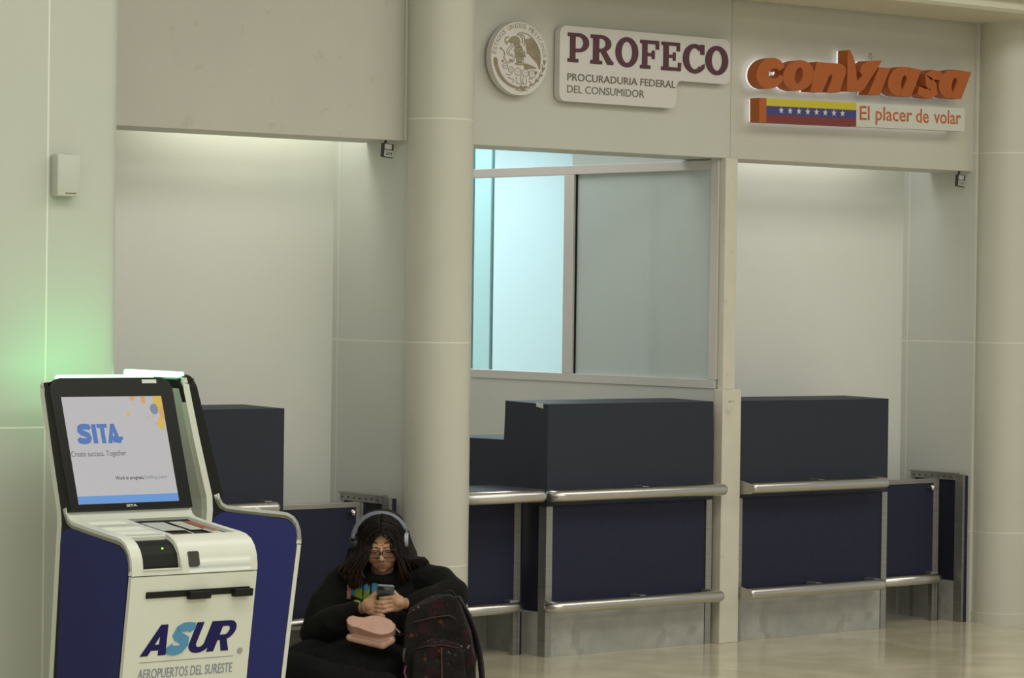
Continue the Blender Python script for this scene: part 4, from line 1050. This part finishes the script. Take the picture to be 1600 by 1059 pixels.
M['pink'] = mat('pink_leatherette', (.56, .335, .265), .5, noise=.06, nscale=30, bump=.25, bscale=120)
M['pinkdark'] = mat('pink_piping', (.30, .16, .12), .5)
def bag():
    bg = empty('shoulder_bag', PR, PRZ, 'small pink shoulder bag lying in the lap of the seated person', 'bag')
    pts = [(95, 722), (120, 685), (170, 670), (240, 684), (310, 690), (380, 672), (460, 662), (560, 678), (650, 715), (712, 770), (715, 805), (680, 850), (620, 878), (530, 888), (440, 872), (350, 845), (250, 812), (160, 795), (110, 765)]
    L = [((530 + u/8.146 - 598)/380, (-(v-780)/8.146/380)) for u, v in pts]      # x and height in the picture plane of the top panel
    tl = math.radians(38)                                                          # the panel faces up and forward
    BO = Vector((.020, 0, .046)); T = Matrix.Translation(Vector((0, -.345, .262)) + BO) @ Matrix.Rotation(-tl, 4, 'X')
    b = bmesh.new(); sc_ = 1/math.cos(tl)
    prism(b, [(x, z*sc_) for x, z in L], -.024, .030, 'y')
    # the lower gusset pinches inwards and bulges out again
    b.transform(T)
    t = bmesh.new(); prism(t, [(x*.94+.0, z*sc_*.75-.006) for x, z in L], .024, .050, 'y'); t.transform(T); merge(b, t)
    chain(b, [Vector(q) + BO for q in ((-.135, -.335, .222), (-.06, -.350, .208), (.0, -.362, .200), (.035, -.350, .215))], [.016, .018, .022, .018], 10)
    blob('body', b, M['pink'], bg, voxel=.003, smooth=6)
    rim = [T @ Vector((x*1.0, -.021, z*sc_)) for x, z in L]; rim.append(rim[0])
    bm = bmesh.new(); tube(bm, rim, [.0018]*len(rim), 6, cap=False); obj('piping', bm, M['pinkdark'], bg)
    bm = bmesh.new(); tube(bm, [Vector(q) + BO for q in ((-.128, -.362, .232), (-.07, -.378, .222), (-.01, -.392, .212), (.03, -.385, .222))], .0016, 6); obj('zip', bm, M['pinkdark'], bg)
    for k in range(9):
        a = Vector((.030+k*.0045, -.335+k*.004, .285-k*.0052)) + BO; bm = bmesh.new(); arcring(bm, (a.x, a.z), (.0035, .0035), (.0022, .0022), 0, 360, a.y-.0008, a.y+.0008, n=10); obj('chain_link', bm, M['knob'], bg)
    bm = bmesh.new(); tube(bm, [Vector(q) + BO*.8 for q in ((.056, -.31, .243), (.075, -.30, .240), (.095, -.29, .248), (.115, -.27, .256), (.140, -.25, .262))], .0042, 8, flat=.5); obj('strap', bm, M['strap'], bg)
M['strap'] = mat('dark_strap', (.045, .038, .034), .5)
bag()
# ------------------------------------------------------------------ backpack
def floral():
    m = mat('floral_fabric', (.013, .011, .011), .85, noise=.3, nscale=60, bump=.4, bscale=300, sheen=.02, spec=.2); nt = m.node_tree; b = nt.nodes['Principled BSDF']
    tc = nt.nodes.new('ShaderNodeTexCoord'); src = tc.outputs['Object']
    def layer(vs, thr, ms, mthr, col, off):
        nonlocal_lk = b.inputs['Base Color'].links[0].from_socket
        mp = nt.nodes.new('ShaderNodeMapping'); mp.inputs['Location'].default_value = (off, off*2, off*3); nt.links.new(src, mp.inputs[0])
        v = nt.nodes.new('ShaderNodeTexVoronoi'); v.inputs['Scale'].default_value = vs; nt.links.new(mp.outputs[0], v.inputs['Vector'])
        n = nt.nodes.new('ShaderNodeTexNoise'); n.inputs['Scale'].default_value = ms; nt.links.new(mp.outputs[0], n.inputs['Vector'])
        a = nt.nodes.new('ShaderNodeMath'); a.operation = 'LESS_THAN'; a.inputs[1].default_value = thr; nt.links.new(v.outputs['Distance'], a.inputs[0])
        c = nt.nodes.new('ShaderNodeMapRange'); c.inputs['From Min'].default_value = mthr; c.inputs['From Max'].default_value = mthr+.06; nt.links.new(n.outputs['Fac'], c.inputs['Value'])
        d = nt.nodes.new('ShaderNodeMath'); d.operation = 'MULTIPLY'; nt.links.new(a.outputs[0], d.inputs[0]); nt.links.new(c.outputs[0], d.inputs[1])
        mx = nt.nodes.new('ShaderNodeMix'); mx.data_type = 'RGBA'; mx.inputs['B'].default_value = (*col, 1)
        nt.links.new(d.outputs[0], mx.inputs['Factor']); nt.links.new(nonlocal_lk, mx.inputs['A']); nt.links.new(mx.outputs['Result'], b.inputs['Base Color'])
    layer(38, .62, 9, .56, (.030, .010, .014), .3); layer(52, .46, 11, .60, (.11, .034, .022), 1.7); layer(70, .32, 12, .63, (.20, .15, .12), 4.1); layer(40, .30, 8, .60, (.020, .032, .036), 7.7)
    return m
M['floral'] = floral(); M['packdark'] = mat('backpack_trim', (.020, .017, .019), .8, noise=.2, nscale=80)
M['packstrap'] = mat('backpack_strap', (.040, .030, .036), .8, noise=.2, nscale=90); M['ziptape'] = mat('zip_tape', (.035, .016, .018), .7)
M['redzip'] = mat('rusty_zip', (.12, .035, .02), .7, noise=.6, nscale=70)
M['lace'] = mat('magenta_cord', (.22, .05, .12), .6); M['shoe'] = mat('grey_suede', (.13, .125, .115), .8)
def backpack():
    k = empty('backpack', PR, PRZ, 'dark floral backpack standing on the floor beside the seated person', 'backpack')
    out = [(.125, .005), (.108, .06), (.108, .20), (.108, .33), (.122, .375), (.155, .404), (.20, .424), (.245, .441), (.285, .448), (.318, .440), (.335, .41), (.358, .35), (.382, .27), (.398, .18), (.402, .08), (.390, .005)]
    b = bmesh.new(); prism(b, out, -.405, -.235, 'y'); 
    sharp_ = blob('main_compartment', b, M['floral'], k, voxel=.006, smooth=14, fn=folds(.0035, 30, 36))
    b = bmesh.new(); prism(b, [(.150, .01), (.140, .08), (.145, .22), (.175, .262), (.26, .275), (.335, .262), (.358, .20), (.362, .08), (.352, .01)], -.440, -.36, 'y')
    blob('front_pocket', b, M['floral'], k, voxel=.006, smooth=14, fn=folds(.003, 30, 36))
    def pipe(name, pts, r, m, flat=1.0, label=None):
        bm = bmesh.new(); tube(bm, pts, r, 8, flat=flat); return obj(name, bm, m, k, smooth=True, label=label)
    pipe('zip', [(.120, -.400, .330), (.160, -.412, .345), (.22, -.414, .362), (.29, -.412, .372), (.335, -.402, .345)], .0035, M['ziptape'])
    pipe('zip', [(.155, -.436, .235), (.20, -.444, .250), (.27, -.446, .256), (.33, -.440, .242)], .003, M['ziptape'])
    pipe('side_zip', [(.262, -.447, .245), (.264, -.449, .18), (.266, -.449, .10), (.266, -.446, .03)],   .003, M['redzip'], label='reddish vertical zip')
    pipe('carry_handle', [(.262, -.31, .440), (.272, -.315, .458), (.296, -.315, .462), (.312, -.31, .442)], .006, M['packdark'], .6)
    def ribbon(name, pts, w, th, m):
        bm = bmesh.new(); P = [Vector(p) for p in pts]; sp = []
        for j in range(len(P)-1):
            p0, p1, p2, p3 = P[max(j-1, 0)], P[j], P[j+1], P[min(j+2, len(P)-1)]
            for q in range(4):
                u = q/4; sp.append(.5*((2*p1) + (p2-p0)*u + (2*p0-5*p1+4*p2-p3)*u*u + (3*p1-p0-3*p2+p3)*u**3))
        sp.append(P[-1]); rings = []
        for i, p in enumerate(sp):
            d = (sp[min(i+1, len(sp)-1)]-sp[max(i-1, 0)]).normalized(); side = Vector((.55, -.83, 0)); side = (side-d*side.dot(d)).normalized(); nn = d.cross(side)
            rings.append([bm.verts.new(p + side*x*w/2 + nn*y*th/2) for x, y in ((-1, -.5), (-.8, -1), (.8, -1), (1, -.5), (1, .5), (.8, 1), (-.8, 1), (-1, .5))])
        for i in range(len(rings)-1):
            for q in range(8): bm.faces.new((rings[i][q], rings[i][(q+1) % 8], rings[i+1][(q+1) % 8], rings[i+1][q]))
        bm.faces.new(rings[0][::-1]); bm.faces.new(rings[-1]); sharp(obj(name, bm, m, k), 50)
    ribbon('shoulder_strap', [(.318, -.28, .436), (.345, -.27, .395), (.378, -.26, .335), (.405, -.255, .255), (.420, -.25, .16), (.426, -.25, .08), (.415, -.25, .02)], .036, .012, M['packstrap'])
    ribbon('shoulder_strap', [(.325, -.24, .430), (.352, -.225, .375), (.385, -.215, .30), (.398, -.21, .22), (.385, -.215, .13), (.372, -.225, .06)], .030, .010, M['packstrap'])
    pipe('zip_pull_cord', [(.118, -.41, .165), (.112, -.425, .14), (.122, -.43, .11), (.138, -.435, .085), (.142, -.44, .05)], .0035, M['lace'], label='magenta cord')
    pipe('buckle', [(.112, -.405, .235), (.108, -.415, .21), (.110, -.415, .18)], .006, M['strap'])
backpack()
def shoe():
    s_ = empty('shoe', PR, PRZ, 'grey shoe tip beside the backpack at the bottom edge', 'shoe')
    b = bmesh.new(); chain(b, [(.045, -.445, .060), (.10, -.490, .050), (.128, -.51, .040)], [.036, .036, .028]); blob('upper', b, M['shoe'], s_, voxel=.005, smooth=5)
    b = bmesh.new(); prism(b, ell(.09, -.480, .085, .040, 24), .002, .018, 'z'); obj('sole', b, M['kshell'], s_)
shoe()
